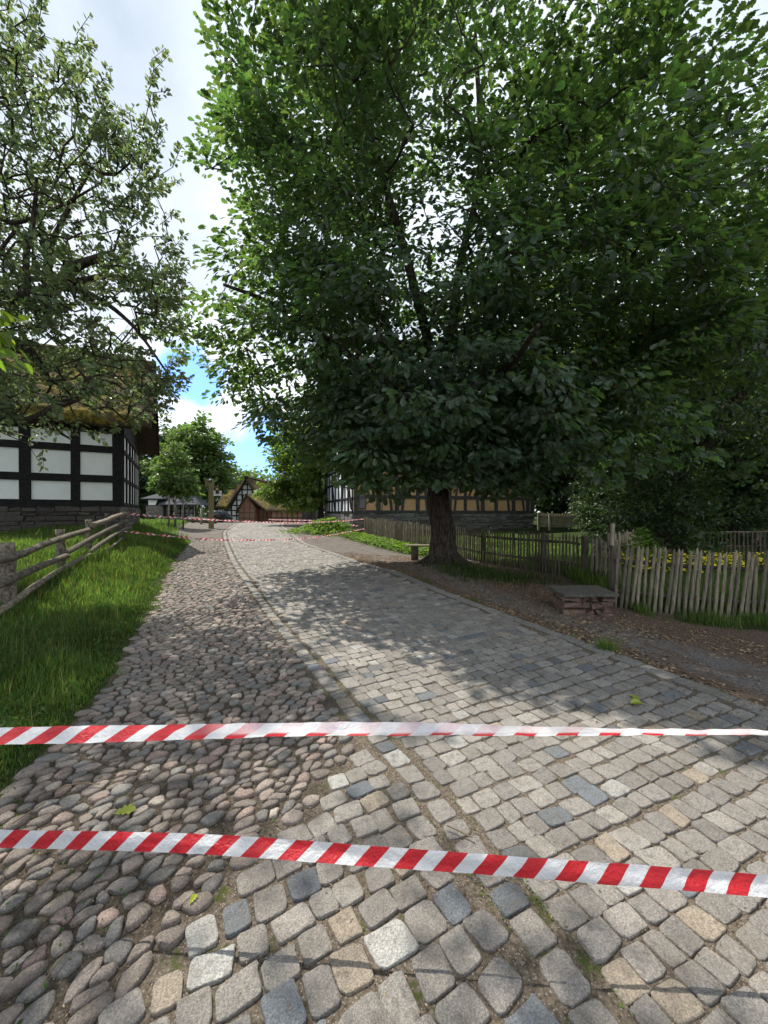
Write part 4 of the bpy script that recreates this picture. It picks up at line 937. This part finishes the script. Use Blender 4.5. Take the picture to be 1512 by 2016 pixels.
for k_ in range(5):
    f = k_ / 5; q = gb_ * (1 - f) + gc_ * f; mb.box((q[0], q[1] - .02, zb - .1), (.108, 0, 0), (0, .025, 0), (0, 0, .72), tint=.7)
mb.build('boards', wood('red_brown_board', (.13, .07, .05), (.26, .15, .11), .1), root)
mb = MB(); mb.box((gb_[0] - .02, gb_[1] - .07, zb - .15), (.05, 0, 0), (0, .045, 0), (0, 0, .8)); mb.build('post', DARKW, root)

# ------------------------------------------------------------------ bench by the trunk
bz = gz(1.2, 11.4); root = thing('bench', 'low plank bench half hidden behind the oak trunk', 'bench', (1.3, 11.5, bz))
mb = MB(); mb.box((.66, 11.35, bz + .43), (1.5, 0, 0), (0, .32, 0), (0, 0, .045), bev=.01); mb.build('seat', PICKETW, root)
for x in (.92, 1.95):
    mb = MB(); mb.tube([(x, 11.5, bz - .05), (x, 11.5, bz + .25), (x, 11.5, bz + .43)], [.12, .11, .11], 12, wob=.05); mb.build('leg', DARKW, root, True)

# ------------------------------------------------------------------ stone step by the fence
def masonry(mb, o, u, L, H, nrm_out, th, seed, tint, rows=4, lmin=.2, lmax=.5, joint=.012, rough=.012):
    """coursed rubble: jittered blocks laid along u from o, H high, th deep behind the face"""
    r = np.random.default_rng(seed); u = nrm(A(u, float)); nn_ = A(nrm_out, float); hs = r.uniform(.75, 1.25, rows); hs = hs / hs.sum() * H; z = 0
    for h in hs:
        s_ = -r.uniform(0, lmin * .3)
        while s_ < L:
            ln = r.uniform(lmin, lmax); a0, a1 = max(s_, 0), min(s_ + ln, L)
            if a1 - a0 > .04:
                out_ = r.uniform(-rough, rough)
                mb.box(A(o) + u * (a0 + joint / 2) + A([0, 0, z + joint / 2]) + nn_ * out_, u * (a1 - a0 - joint) + A([0, 0, r.normal(0, .004)]), -nn_ * th, A([0, 0, h - joint]), A(tint) * r.uniform(.7, 1.25) * A([r.uniform(.94, 1.06), 1, r.uniform(.94, 1.06)]), bev=min(.014, h * .2)); mb.V[-1] = mb.V[-1] + r.normal(0, rough * .4, mb.V[-1].shape)
            s_ += ln
        z += h
    mb.box(A(o) + u * .02 - nn_ * .035, u * (L - .04), -nn_ * (th - .04), A([0, 0, H - .004]), A(tint) * .45)
zb = -.2; root = thing('stone_step', 'low red stone block with a flat grey slab on top beside the picket gap', 'stone block', (3.3, 6.3, gz(3.3, 6.3)))
mb = MB(); RED = (.165, .112, .085)
masonry(mb, (2.84, 6.10, zb), (1, -.10, 0), .76, .46, (-.08, -1, 0), .5, 3, RED, 5, .09, .38, .010, .035)
masonry(mb, (3.60, 6.0, zb), (0.05, 1, 0), .22, .46, (1, 0, 0), .2, 5, RED, 5, .1, .24, .010, .03)
masonry(mb, (3.615, 6.40, zb), (0.05, 1, 0), .24, .46, (1, 0, 0), .2, 6, RED, 5, .1, .24, .010, .03)
mb.build('masonry', ROCK, root)
mb = MB(); r = np.random.default_rng(5)
for (x0_, w_) in ((2.83, .45), (3.285, .36)):
    o_ = [(x0_, 6.02), (x0_ + w_ * .5, 5.97), (x0_ + w_, 5.97), (x0_ + w_ + .03, 6.3), (x0_ + w_ + .05, 6.68), (x0_ + w_ * .5, 6.71), (x0_ + .04, 6.72), (x0_ - .02, 6.35)]
    prism(mb, [(a_ + r.normal(0, .012), b_ + r.normal(0, .014), zb + .466 + .02 * (a_ - 2.7)) for a_, b_ in o_], (0, 0, .045), A([.115, .105, .085]) * r.uniform(.9, 1.1))
mb.build('cap_slab', ROCK, root)

# ------------------------------------------------------------------ timbered houses
def tf(mb, O, u, n_, pts, w=.2, d=.14, proud=.03):
    """beams on a wall plane: pts = list of (s0,z0,s1,z1[,w]) in metres along u and up"""
    for e in pts:
        s0, z0, s1, z1 = A(e[:4]) + rng.normal(0, .013, 4); ww = (e[4] if len(e) > 4 else w) * rng.uniform(.86, 1.12)
        pr_ = proud + rng.uniform(0, .012) + (.008 if abs(s1 - s0) > .01 and abs(z1 - z0) < .01 else 0) + (.016 if abs(s1 - s0) > .01 and abs(z1 - z0) > .01 else 0)
        c = np.stack([A(O) + A(u) * (s0 + (s1 - s0) * f) + A([0, 0, z0 + (z1 - z0) * f]) - A(n_) * (d / 2 - pr_) for f in (0, 1)])
        mb.bar(c[0], c[1], ww, d, up=tuple(n_), bev=.012)
def thatch(name, O, u, dn, L, S_, th, root, moss=1.0, nu=70, nv=40, amp=.05, m=THATCH, seed=1, sag=.0, nrmv=None):
    """a thick roof slope: O = ridge start, u along the ridge, dn down the slope"""
    u, dn = nrm(A(u, float)), nrm(A(dn, float)); nr = np.cross(u, dn); nr = nr if nr[2] > 0 else -nr
    a, b = np.linspace(0, 1, nu), np.linspace(0, 1, nv); AA, BB = np.meshgrid(a, b); w = np.minimum(np.minimum(AA, 1 - AA) * L, 9) ; e = np.minimum(BB, 1 - BB) * S_
    bulge = -th * .45 * np.exp(-w / .14) - th * .5 * np.exp(-((1 - BB) * S_) / .12)
    hgt = bulge + amp * (vnoise(AA * L, BB * S_, 1.2, seed) + .8 * vnoise(AA * L, BB * S_, 4.5, seed + 1) + .5 * vnoise(AA * L, BB * S_, 11, seed + 2)) - sag * np.sin(math.pi * AA) * 1.0
    top = A(O) + (AA * L)[..., None] * u + (BB * S_)[..., None] * dn + hgt[..., None] * nr
    bot = A(O) + (AA * L)[..., None] * u + (BB * S_)[..., None] * dn - th * nr
    V = np.concatenate([top.reshape(-1, 3), bot.reshape(-1, 3)]); N_ = nu * nv
    I, J = np.meshgrid(np.arange(nu - 1), np.arange(nv - 1)); q = np.stack([J * nu + I, J * nu + I + 1, (J + 1) * nu + I + 1, (J + 1) * nu + I], -1).reshape(-1, 4); Qs = [q, q[:, ::-1] + N_]
    def edge_(ids): ids = A(ids); return np.stack([ids[:-1], ids[1:], ids[1:] + N_, ids[:-1] + N_], 1)
    Qs += [edge_(np.arange(nu)), edge_((nv - 1) * nu + np.arange(nu)), edge_(np.arange(nv) * nu), edge_(np.arange(nv) * nu + nu - 1)]
    mo = (moss * sstep(w, .1, .7)).reshape(-1); tt_ = np.concatenate([mo, mo * 0])
    return mk(name, V, [np.concatenate(Qs)], m, root, np.stack([tt_] * 3, 1), True)
Zv = A([0, 0, 1.])
# -- thatched house on the left
al = math.radians(28); u = A([math.cos(al), math.sin(al), 0]); v = A([-math.sin(al), math.cos(al), 0]); K0 = A([-8.18, 12.0, 0]); LEN, DEP = 9.0, 5.5
zs, ze, zr = 1.78, 4.2, 7.2; root = thing('timbered_house', 'white house with black timbers and mossy thatch on a dark stone base at left', 'house', (K0[0] - 3, K0[1], 1.0))
mb = MB(); O = K0 - u * LEN; mb.box(O + Zv * zs, u * LEN, v * DEP, Zv * (ze - zs)); mb.build('wall', PLASTER, root)
mb = MB(); prism(mb, [K0 + Zv * (ze + .003) + v * .05, K0 + v * (DEP - .05) + Zv * (ze + .003), K0 + v * DEP / 2 + Zv * (zr - .4)], -u * .1); mb.build('shaded_gable', TIMBER, root)  # gable triangle in black: the shade under the roof put into its colour
mb = MB(); D = LEN; P_ = []
posts_s = [D - .12, D - 1.17, D - 2.28, D - 3.38, D - 4.5, D - 5.6, D - 6.7, D - 7.8, D - 8.88]
z_t, z_1, z_2, z_s = ze - .08, 3.50, 2.62, zs + .06
for s_ in posts_s: P_.append((s_, zs, s_, ze, .25))
for zz, ww in ((z_t, .22), (z_1, .2), (z_2, .2), (z_s, .24)): P_.append((0.02, zz, D - .02, zz, ww))
tf(mb, O, u, -v, P_)
P_ = [(s_, zs, s_, ze, .12) for s_ in (.1, 1.0, 1.9, 2.8, 3.7, 4.6, 5.4)] + [(0.02, zz, DEP - .02, zz, .13) for zz in (z_t, z_1, z_2, z_s)]
tf(mb, K0, v, u, P_); mb.build('timber_frame', TIMBER, root)
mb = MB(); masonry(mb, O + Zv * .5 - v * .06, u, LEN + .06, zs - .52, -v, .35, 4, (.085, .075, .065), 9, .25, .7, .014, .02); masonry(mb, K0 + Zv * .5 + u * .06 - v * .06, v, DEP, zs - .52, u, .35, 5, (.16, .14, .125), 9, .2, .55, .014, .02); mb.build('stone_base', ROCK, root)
rid = K0 + v * DEP / 2 + Zv * zr + u * .8
sl_ = math.hypot(DEP / 2 + .5, zr - ze - .22); dnF = nrm(-v * (DEP / 2 + .5) - Zv * (zr - ze - .22)); dnB = nrm(v * (DEP / 2 + .5) - Zv * (zr - ze - .05))
rf = thatch('roof', rid - u * (LEN + 1.6) + Zv * .0, u, dnF, LEN + 1.6, sl_, .34, root, 1.0, 190, 90, .055)
thatch('roof', rid - u * (LEN + 1.6) + Zv * .0, u, dnB, LEN + 1.6, sl_ - .1, .34, root, .7, 60, 30, .05, seed=5)
mb = MB(); mb.tube(curve([rid - u * .0 - Zv * .1, rid - u * 4 - Zv * .12, rid - u * (LEN + 1.6) - Zv * .1], 30), .26, 10, tint=.6, wob=.12); o = mb.build('ridge_cap', THATCH, rf, True); o.location = (0, 0, 0); o.matrix_parent_inverse.identity()
for vtx in o.data.vertices: vtx.co -= Vector(root.location)
o.location = Vector(root.location) * 1.0 if False else (0, 0, 0)
mb = MB()
for dn_ in (dnF, dnB):
    mb.bar(rid - u * .28 - Zv * .42, rid - u * .28 - Zv * .42 + dn_ * (sl_ - .3), .05, .18, up=tuple(u))
mb.build('verge_board', TIMBER, root)

# -- ochre house with a white timbered end wall, behind the fence
al = math.radians(19); u = A([math.cos(al), math.sin(al), 0]); v = A([-math.sin(al), math.cos(al), 0]); K0 = A([-1.58, 20.0, 0]); LEN, DEP = 11.4, 8.0
zs, ze, zr = 1.52, 5.6, 10.0; root = thing('timbered_house', 'ochre house with grey timbers and a white end wall behind the oak', 'house', (K0[0] + 4, K0[1] + 3, .5))
mb = MB(); mb.box(K0 + Zv * zs, u * LEN, v * DEP, Zv * (ze - zs)); mb.build('wall', OCHRE, root)
mb = MB(); mb.box(K0 + Zv * zs - u * .02 + v * .05, u * .06, v * (DEP - .1), Zv * (ze - zs)); prism(mb, [K0 + Zv * ze, K0 + v * DEP + Zv * ze, K0 + v * DEP / 2 + Zv * zr], u * .2); mb.build('end_wall', WPLASTER, root)
mb = MB(); P_ = []; r = np.random.default_rng(4); s_ = .12; k_ = 0
xs_ = []
while s_ < LEN - .1: xs_.append(s_); s_ += r.uniform(.85, 1.25)
xs_.append(LEN - .1)
for s_ in xs_: P_.append((s_, zs, s_ + r.normal(0, .02), ze, .2 + .04 * r.random()))
for zz, ww in ((zs + .08, .2), (2.42, .17), (3.45, .17), (4.0, .2), (ze - .1, .2)): P_.append((.02, zz, LEN - .02, zz, ww))
for a_, b_ in zip(xs_[:-1], xs_[1:]):
    if r.random() < .75 and b_ - a_ > .5: 
        fl = r.random() < .5; P_.append(((a_ + .3) if fl else (b_ - .3), zs + .15, (a_ + .5) if fl else (b_ - .5), 3.4, .15))
tf(mb, K0, u, -v, P_); mb.build('timber_frame', GREYTIMBER, root)
mb = MB(); P_ = [(s_, zs, s_, ze, .15) for s_ in (.12, 1.0, 1.8, 2.6, 3.5, 4.4, 5.4, 6.4, 7.2, 7.9)] + [(.02, zz, DEP - .02, zz, .16) for zz in (zs + .06, 2.3, 3.3, 4.1, ze - .1)] + [(.3, zs + .2, .9, 3.2, .13), (2.2, 3.2, 2.5, zs + .2, .13), (4.6, zs + .2, 5.2, 3.2, .13)]
tf(mb, K0 - u * .03, v, -u, P_); mb.build('end_timber_frame', TIMBER, root)
mb = MB(); mb.box(K0 + u * .25 + Zv * 1.75 - v * .03, u * .4, -v * .03, Zv * 1.0); w_ = mb.build('window', GREYTIMBER, root)
mb = MB(); mb.box(K0 + u * .30 + Zv * 1.8 - v * .058, u * .3, -v * .012, Zv * .9); o = mb.build('pane', GLASS, root); o.parent = w_
mb = MB(); masonry(mb, K0 + Zv * .1 - v * .05, u, LEN, zs - .12, -v, .4, 14, (.22, .205, .19), 8, .3, .8, .016, .03); masonry(mb, K0 + Zv * .1 - u * .06, v, DEP, zs - .12, -u, .4, 15, (.24, .22, .2), 8, .3, .7, .016, .03); mb.build('stone_base', ROCK, root)
rid = K0 + v * DEP / 2 + Zv * zr - u * .4
for sg in (-1, 1): thatch('roof', rid, u, v * sg * (DEP / 2 + .4) - Zv * (zr - ze + .4), LEN + .8, math.hypot(DEP / 2 + .4, zr - ze + .4), .16, root, 0, 50, 30, .015, TILE, 9)

# -- far gabled house with a mossy wing, down the road
d = 54.0; xc, zb, ze, zr = (487 - 756) / F * d, -.25, 1.9, EYE + 71 / F * d; hw = 3.05
root = thing('timbered_house', 'far white house with a steep half timbered gable and mossy wing', 'house', (xc, d + 2, zb))
mb = MB(); G = A([xc - hw, d, 0]); mb.box(G + Zv * zb, (2 * hw, 0, 0), (0, 8, 0), Zv * (ze - zb)); prism(mb, [G + Zv * ze, G + A([2 * hw, 0, ze]), A([xc, d, zr - .25])], (0, 7.9, 0)); mb.build('wall', PLASTER, root)
mb = MB(); P_ = []; slope = (zr - .25 - ze) / hw
for s_ in np.linspace(.1, 2 * hw - .1, 9): P_.append((s_, zb, s_, ze + max(slope * (hw - abs(s_ - hw)) - .1, 0), .16))
for zz in np.linspace(zb + .6, zr - 1.2, 8):
    half = hw if zz < ze else max(hw - (zz - ze) / slope, .1); P_.append((hw - half + .03, zz, hw + half - .03, zz, .15))
for a_, b_ in ((.5, 1.6), (2 * hw - .5, 2 * hw - 1.6), (1.9, 2.5), (2 * hw - 1.9, 2 * hw - 2.5)): P_.append((a_, ze - .1, b_, ze + 2.0, .13)); P_.append((a_, ze - .9, b_ * .6 + a_ * .4, zb + .3, .13))
tf(mb, G, A([1., 0, 0]), A([0, -1., 0]), P_); mb.build('timber_frame', TIMBER, root)
for sg in (-1, 1): thatch('roof', A([xc, d - .7, zr]), (0, 1, 0), (sg * (hw + .5), 0, -(zr - ze + .7)), 9, math.hypot(hw + .5, zr - ze + .7), .35, root, .8, 30, 24, .05, seed=3 + sg)
W0 = A([(424 - 756) / F * d, d + .6, 0]); wl = xc - hw - W0[0] - .02
mb = MB(); mb.box(W0 + Zv * zb, (wl, 0, 0), (0, 5, 0), Zv * (2.5 - zb)); mb.build('wing_wall', PLASTER, root)
mb = MB(); P_ = [(s_, zb, s_, 2.5, .14) for s_ in np.linspace(.1, wl - .1, 5)] + [(.02, zz, wl - .02, zz, .15) for zz in (.7, 1.4, 2.4)] + [(.2, 1.4, .7, .8, .12), (1.4, .8, 1.9, 1.4, .12), (1.3, 2.3, 1.8, 1.5, .12)]
tf(mb, W0, A([1., 0, 0]), A([0, -1., 0]), P_); mb.build('wing_timber_frame', TIMBER, root)
thatch('wing_roof', W0 + A([-.1, 2.4, 5.0]), (1, 0, 0), (0, -3.0, -2.75), wl + .6, 3.95, .3, root, 1.0, 40, 30, .06, seed=12)
thatch('wing_roof', W0 + A([-.1, 2.4, 5.0]), (1, 0, 0), (0, 3.0, -2.75), wl + .6, 3.95, .3, root, 1.0, 20, 14, .06, seed=13)
mb = MB(); mb.box((W0[0] + 2.0, d + 2.6, 4.2), (.6, 0, 0), (0, .6, 0), (0, 0, 1.5)); ch = mb.build('chimney', BRICK, root)
mb = MB(); mb.box((W0[0] + .75, d + .53, zb), (1.9, 0, 0), (0, .05, 0), (0, 0, 1.55)); dr = mb.build('door', WHITEP, root)
mb = MB(); mb.box((W0[0] + .95, d + .505, zb + .5), (.75, 0, 0), (0, .02, 0), (0, 0, .85)); o = mb.build('pane', GLASS, root); o.parent = dr
mb = MB(); mb.tube([(xc, d - .3, zr - .2), (xc, d - .3, zr + .9)], .03, 6); mb.bar((xc - .2, d - .3, zr + .6), (xc + .2, d - .3, zr + .6), .04, .04); mb.build('finial', TIMBER, root)
# -- small brick outbuilding in front of it
d = 44.0; xc = (486 - 756) / F * d; zb, ze, zr, hw = -.05, 2.05, EYE + 32 / F * d + .25, .98
root = thing('brick_outbuilding', 'small gabled brown brick outbuilding in front of the far gabled house', 'outbuilding', (xc, d + 1.5, zb))
G = A([xc - hw, d, 0]); mb = MB(); mb.box(G + Zv * zb, (2 * hw, 0, 0), (0, 4, 0), Zv * (ze - zb)); prism(mb, [G + Zv * ze, G + A([2 * hw, 0, ze]), A([xc, d, zr - .2])], (0, 3.9, 0))
mb.box(G + A([2 * hw + .0, 1.2, zb]), (1.7, 0, 0), (0, 2.5, 0), Zv * (ze - zb - .1)); mb.build('wall', BRICK, root)
mb = MB(); P_ = [(s_, zb, s_, ze + (zr - ze - .3) * (1 - abs(s_ - hw) / hw), .09) for s_ in (.06, .7, 1.3, 1.9)] + [(.02, zz, 2 * hw - .02, zz, .09) for zz in (.9, 1.5, ze)]
tf(mb, G, A([1., 0, 0]), A([0, -1., 0]), P_); P_ = [(s_, zb, s_, ze - .1, .12) for s_ in (.06, .5, .95, 1.4, 1.64)] + [(.02, zz, 1.68, zz, .1) for zz in (.1, 1.0, 1.85)]
tf(mb, G + A([2 * hw, 1.2, 0]), A([1., 0, 0]), A([0, -1., 0]), P_); mb.build('timber_frame', DARKW, root)
thatch('roof', A([xc, d - .4, zr]), (0, 1, 0), (-(hw + .35), 0, -(zr - ze + .45)), 4.6, math.hypot(hw + .35, zr - ze + .45), .2, root, .6, 20, 20, .04, seed=21)
thatch('roof', A([xc, d - .4, zr]), (0, 1, 0), (hw + 1.5, 0, -(zr - ze + .3)), 4.6, math.hypot(hw + 1.5, zr - ze + .3), .2, root, 1, 20, 24, .04, seed=22)
# -- low barn and shed
d = 42.0; x0, x1 = (533 - 756) / F * d, (598 - 756) / F * d; zb = .1; root = thing('low_barn', 'low brown timber barn under the leaning tree down the road', 'barn', (x0, d, zb))
mb = MB(); mb.box((x0, d, zb), (x1 - x0, 0, 0), (0, 5, 0), (0, 0, 1.8)); mb.build('wall', BRICK, root)
mb = MB(); P_ = [(s_, 0, s_, 1.8, .12) for s_ in np.linspace(.08, x1 - x0 - .08, 7)] + [(.02, zz, x1 - x0 - .02, zz, .12) for zz in (.1, .9, 1.7)]; tf(mb, A([x0, d, zb]), A([1., 0, 0]), A([0, -1., 0]), P_); mb.build('timber_frame', DARKW, root)
for sg in (-1, 1): thatch('roof', A([x0 - .3, d + 2.5, 3.9]), (1, 0, 0), (0, sg * 3.0, -2.1), x1 - x0 + .6, 3.66, .2, root, .5, 30, 16, .04, seed=30 + sg)
d = 31.5; x0, x1 = (594 - 756) / F * d, (622 - 756) / F * d; zb = .45; root = thing('board_shed', 'small grey board shed behind the leaning tree trunk', 'shed', (x0, d, zb))
mb = MB()
for k_ in range(9): mb.box((x0 + k_ * (x1 - x0) / 9 + .01, d + .005 * (k_ % 2), zb), ((x1 - x0) / 9 - .012, 0, 0), (0, .03, 0), (0, 0, 1.75), tint=1)
mb.box((x0, d + .04, zb), (x1 - x0, 0, 0), (0, 2.2, 0), (0, 0, 1.75)); mb.build('wall', GREYTIMBER, root)
thatch('roof', A([x0 - .2, d + 2.4, 3.1]), (1, 0, 0), (0, -2.8, -.75), x1 - x0 + .4, 2.9, .08, root, 0, 12, 10, .01, SLATE, 40)
mb = MB(); mb.box((x0 + .75, d - .012, zb + .05), (.03, 0, 0), (0, .012, 0), (0, 0, 1.6)); mb.build('door_edge', TIMBER, root)

# -- slate roofed stone hut and open shelter
d = 34.0; zb = 1.12
root = thing('stone_hut', 'small stone hut with a slate hipped roof and white panel, left of the shelter', 'hut', (*P(302, 1010, d)[:2], zb))
hx0, hx1 = (287 - 756) / F * d, (321 - 756) / F * d; wdt = hx1 - hx0
mb = MB(); masonry(mb, (hx0, d, zb), (1, 0, 0), wdt, 1.05, (0, -1, 0), .4, 24, (.20, .175, .15), 9, .12, .4, .01, .015); masonry(mb, (hx1, d + .02, zb), (0, 1, 0), 1.6, 1.05, (1, 0, 0), .3, 25, (.18, .16, .14), 9, .12, .4, .01, .015); mb.build('stone_wall', ROCK, root)
zt_ = zb + 1.05; mb = MB(); mb.box((hx0 + .03, d + .06, zt_), (wdt - .06, 0, 0), (0, 1.5, 0), (0, 0, .62)); mb.build('upper_wall', TIMBER, root)
mb = MB(); q = [(hx0 + .22, d + .035, zt_ + .05), (hx0 + .82, d + .035, zt_ + .05), (hx0 + 1.02, d + .035, zt_ + .5), (hx0 + .18, d + .035, zt_ + .5)]; prism(mb, q, (0, .022, 0)); mb.build('white_panel', WHITEP, root)
def hip(name, x0, x1, y0, y1, z0, z1, inset, root, m=SLATE):
    a = [(x0, y0), (x1, y0), (x1, y1), (x0, y1)]; ym = (y0 + y1) / 2; V = [(*q, z0) for q in a] + [(*q, z0 - .07) for q in a] + [(x0 + inset, ym, z1), (x1 - inset, ym, z1)]
    mb = MB(); mb.add(V, [(0, 1, 9, 8), (2, 3, 8, 9), (4, 7, 6, 5), (0, 4, 5, 1), (1, 5, 6, 2), (2, 6, 7, 3), (3, 7, 4, 0)], [(1, 2, 9), (3, 0, 8)]); return mb.build(name, m, root)
hip('roof', hx0 - .28, hx1 + .2, d - .3, d + 1.9, zt_ + .62, zt_ + 1.1, .85, root)
root = thing('open_shelter', 'open timber shelter with a wide slate roof beside the stone hut', 'shelter', (*P(355, 1012, d)[:2], zb))
sx0, sx1 = (318 - 756) / F * d, (388 - 756) / F * d
hip('roof', sx0, sx1 + .15, d - .5, d + 2.6, zb + 1.15, zb + 2.0, .9, root)
for px in (332, 349, 361.5, 373): 
    x = (px - 756) / F * d; mb = MB(); mb.box((x - .08, d - .2, zb - .3), (.16, 0, 0), (0, .16, 0), (0, 0, 1.42)); mb.build('post', GREYTIMBER if px in (332, 373) else LOGW, root)
mb = MB(); mb.box((sx0 + .35, d + 1.6, zb - .2), (1.75, 0, 0), (0, .1, 0), (0, 0, 1.3)); mb.build('back_wall', PLASTER, root)
mb = MB(); P_ = [(s_, zb - .2, s_, zb + 1.1, .1) for s_ in (.06, .5, .9, 1.68)] + [(.02, zz, 1.72, zz, .1) for zz in (zb + .35, zb + .8)] + [(1.1, zb - .1, 1.5, zb + 1.0, .1)]; tf(mb, A([sx0 + .35, d + 1.6, 0]), A([1., 0, 0]), A([0, -1., 0]), P_); mb.build('timber_frame', TIMBER, root)
mb = MB(); mb.box((sx0 + .6, d + .3, zb + .12), (1.6, 0, 0), (0, .4, 0), (0, 0, .07)); mb.box((sx0 + .8, d + .35, zb - .3), (.12, 0, 0), (0, .3, 0), (0, 0, .42)); mb.box((sx0 + 1.9, d + .35, zb - .3), (.12, 0, 0), (0, .3, 0), (0, 0, .42)); mb.build('inner_bench', DARKW, root)

# ------------------------------------------------------------------ signpost with a lamp
d = 22.6; b = P(416, 1040, d); b[2] = gz(b[0], b[1]); h = 2.95
root = thing('signpost', 'square olive wooden post with small boards, a camera box and hanging lamp', 'signpost', b)
mb = MB(); mb.box(b + A([-.12, -.12, -.1]), (.235, 0, 0), (0, .235, 0), (0, 0, h), bev=.02); mb.build('post', BOARDW, root)
mb = MB(); mb.box(b + A([-.37, -.02, h - .45]), (.23, 0, 0), (0, .05, 0), (0, 0, .4)); mb.box(b + A([-.33, -.025, h - .5]), (.1, 0, 0), (0, .045, 0), (0, 0, .05)); mb.build('side_board', BOARDW, root)
mb = MB(); mb.box(b + A([-.09, -.17, h - .24]), (.18, 0, 0), (0, .3, 0), (0, 0, .2), bev=.02); cb = mb.build('camera_box', METAL, root)
mb = MB(); mb.box(b + A([-.05, -.185, h - .13]), (.10, 0, 0), (0, .014, 0), (0, 0, .06)); o = mb.build('white_face', WHITEP, root); o.parent = cb
mb = MB(); mb.box(b + A([.13, -.02, h - 1.03]), (.47, 0, 0), (0, .03, 0), (0, 0, .30)); mb.build('sign_board', WHITEP, root)
mb = MB(); mb.box(b + A([.13, -.026, h - .885]), (.47, 0, 0), (0, .004, 0), (0, 0, .014)); mb.build('board_joint', METAL, root)
mb = MB(); mb.bar(b + A([.1, -.09, h - .52]), b + A([.46, -.09, h - .52]), .05, .05); mb.bar(b + A([.43, -.09, h - .38]), b + A([.43, -.09, h - .64]), .035, .035); mb.build('lamp_arm', BOARDW, root)
mb = MB(); zz = np.linspace(0, 1, 9); c = b + A([.4, -.13, h - .92]); mb.tube(np.stack([np.full(9, c[0]), np.full(9, c[1]), c[2] + zz * .26], 1), [.03, .075, .095, .1, .095, .085, .1, .085, .03], 14); lp = mb.build('lamp', METAL, root, True)
mb = MB(); mb.tube([c + A([0, 0, .2]), c + A([0, 0, .26]), c + A([0, 0, .31])], [.115, .09, .03], 14); o = mb.build('lamp_cap', BOARDW, root, True); o.parent = lp
# small grey post left of it
b = at_px(396, 27.5); root = thing('wooden_post', 'short pale wooden post left of the signpost at the edge of the grass', 'post', b); mb = MB(); mb.tube([b - A([0, 0, .1]), b + A([0, 0, .5]), b + A([.02, 0, 1.15])], [.085, .08, .075], 9, wob=.04); mb.build('post_body', PALEW, root, True)
mb = MB(); mb.tube([b + A([.02, 0, 1.13]), b + A([.021, 0, 1.17])], .082, 9); mb.build('post_cap', PALEW, root, True)
b = at_px(388, 30.0); root = thing('log_trough', 'long dark log trough lying behind the short pale post', 'trough', b + A([.7, 0, 0])); mb = MB(); zz = b[2] + .22
mb.tube([(b[0] - .7, b[1], zz + .1), (b[0] + .4, b[1], zz), (b[0] + 1.6, b[1] - .3, zz - .05)], [.2, .21, .2], 10, wob=.06); mb.build('log', DARKW, root, True)
mb = MB(); mb.box((b[0] - .4, b[1] - .12, b[2] - .05), (.12, 0, 0), (0, .3, 0), (0, 0, .2)); mb.box((b[0] + 1.0, b[1] - .3, b[2] - .05), (.12, 0, 0), (0, .3, 0), (0, 0, .2)); mb.build('bearer', DARKW, root)
# dark car half hidden behind the signpost
d = 47.0; x = (420 - 756) / F * d; zb = gz(x, d); root = thing('parked_car', 'dark parked car half hidden behind the signpost', 'car', (x, d, zb))
prof = [(-.82, .25), (-.85, .6), (-.80, .85), (-.62, 1.35), (-.5, 1.43), (.5, 1.43), (.62, 1.35), (.80, .85), (.85, .6), (.82, .25)]
mb = MB(); n_ = len(prof); V = []
for yy, s_, hh in ((0, .94, .93), (.12, 1, 1), (2.6, 1, 1), (3.0, 1, .72), (4.0, .95, .66), (4.1, .9, .6)): V += [(x + a_ * s_, d + yy, zb + .1 + b_ * hh) for a_, b_ in prof]
j = np.arange(n_); q = np.concatenate([np.stack([i * n_ + j, i * n_ + (j + 1) % n_, (i + 1) * n_ + (j + 1) % n_, (i + 1) * n_ + j], 1) for i in range(5)]); tr = [[0, k_ + 1, k_] for k_ in range(1, n_ - 1)] + [[5 * n_, 5 * n_ + k_, 5 * n_ + k_ + 1] for k_ in range(1, n_ - 1)]
mb.add(V, q, tr); mb.build('body', CARP, root, True)
mb = MB(); prism(mb, [(x - .68, d - .015, zb + .98), (x + .68, d - .015, zb + .98), (x + .54, d - .0, zb + 1.34), (x - .54, d - .0, zb + 1.34)], (0, .02, 0)); mb.build('rear_window', GLASS, root)
for sx in (-.74, .74):
    for yy in (.75, 3.3):
        mb = MB(); mb.tube([(x + sx - .09, d + yy, zb + .31), (x + sx + .09, d + yy, zb + .31)], .31, 18); w_ = mb.build('wheel', METAL, root, False)
for sx in (-.7, .5): mb = MB(); mb.box((x + sx, d - .01, zb + .75), (.2, 0, 0), (0, .03, 0), (0, 0, .14)); mb.build('tail_light', plain('red_lens', (.35, .02, .02), .3, .1, 5), root)
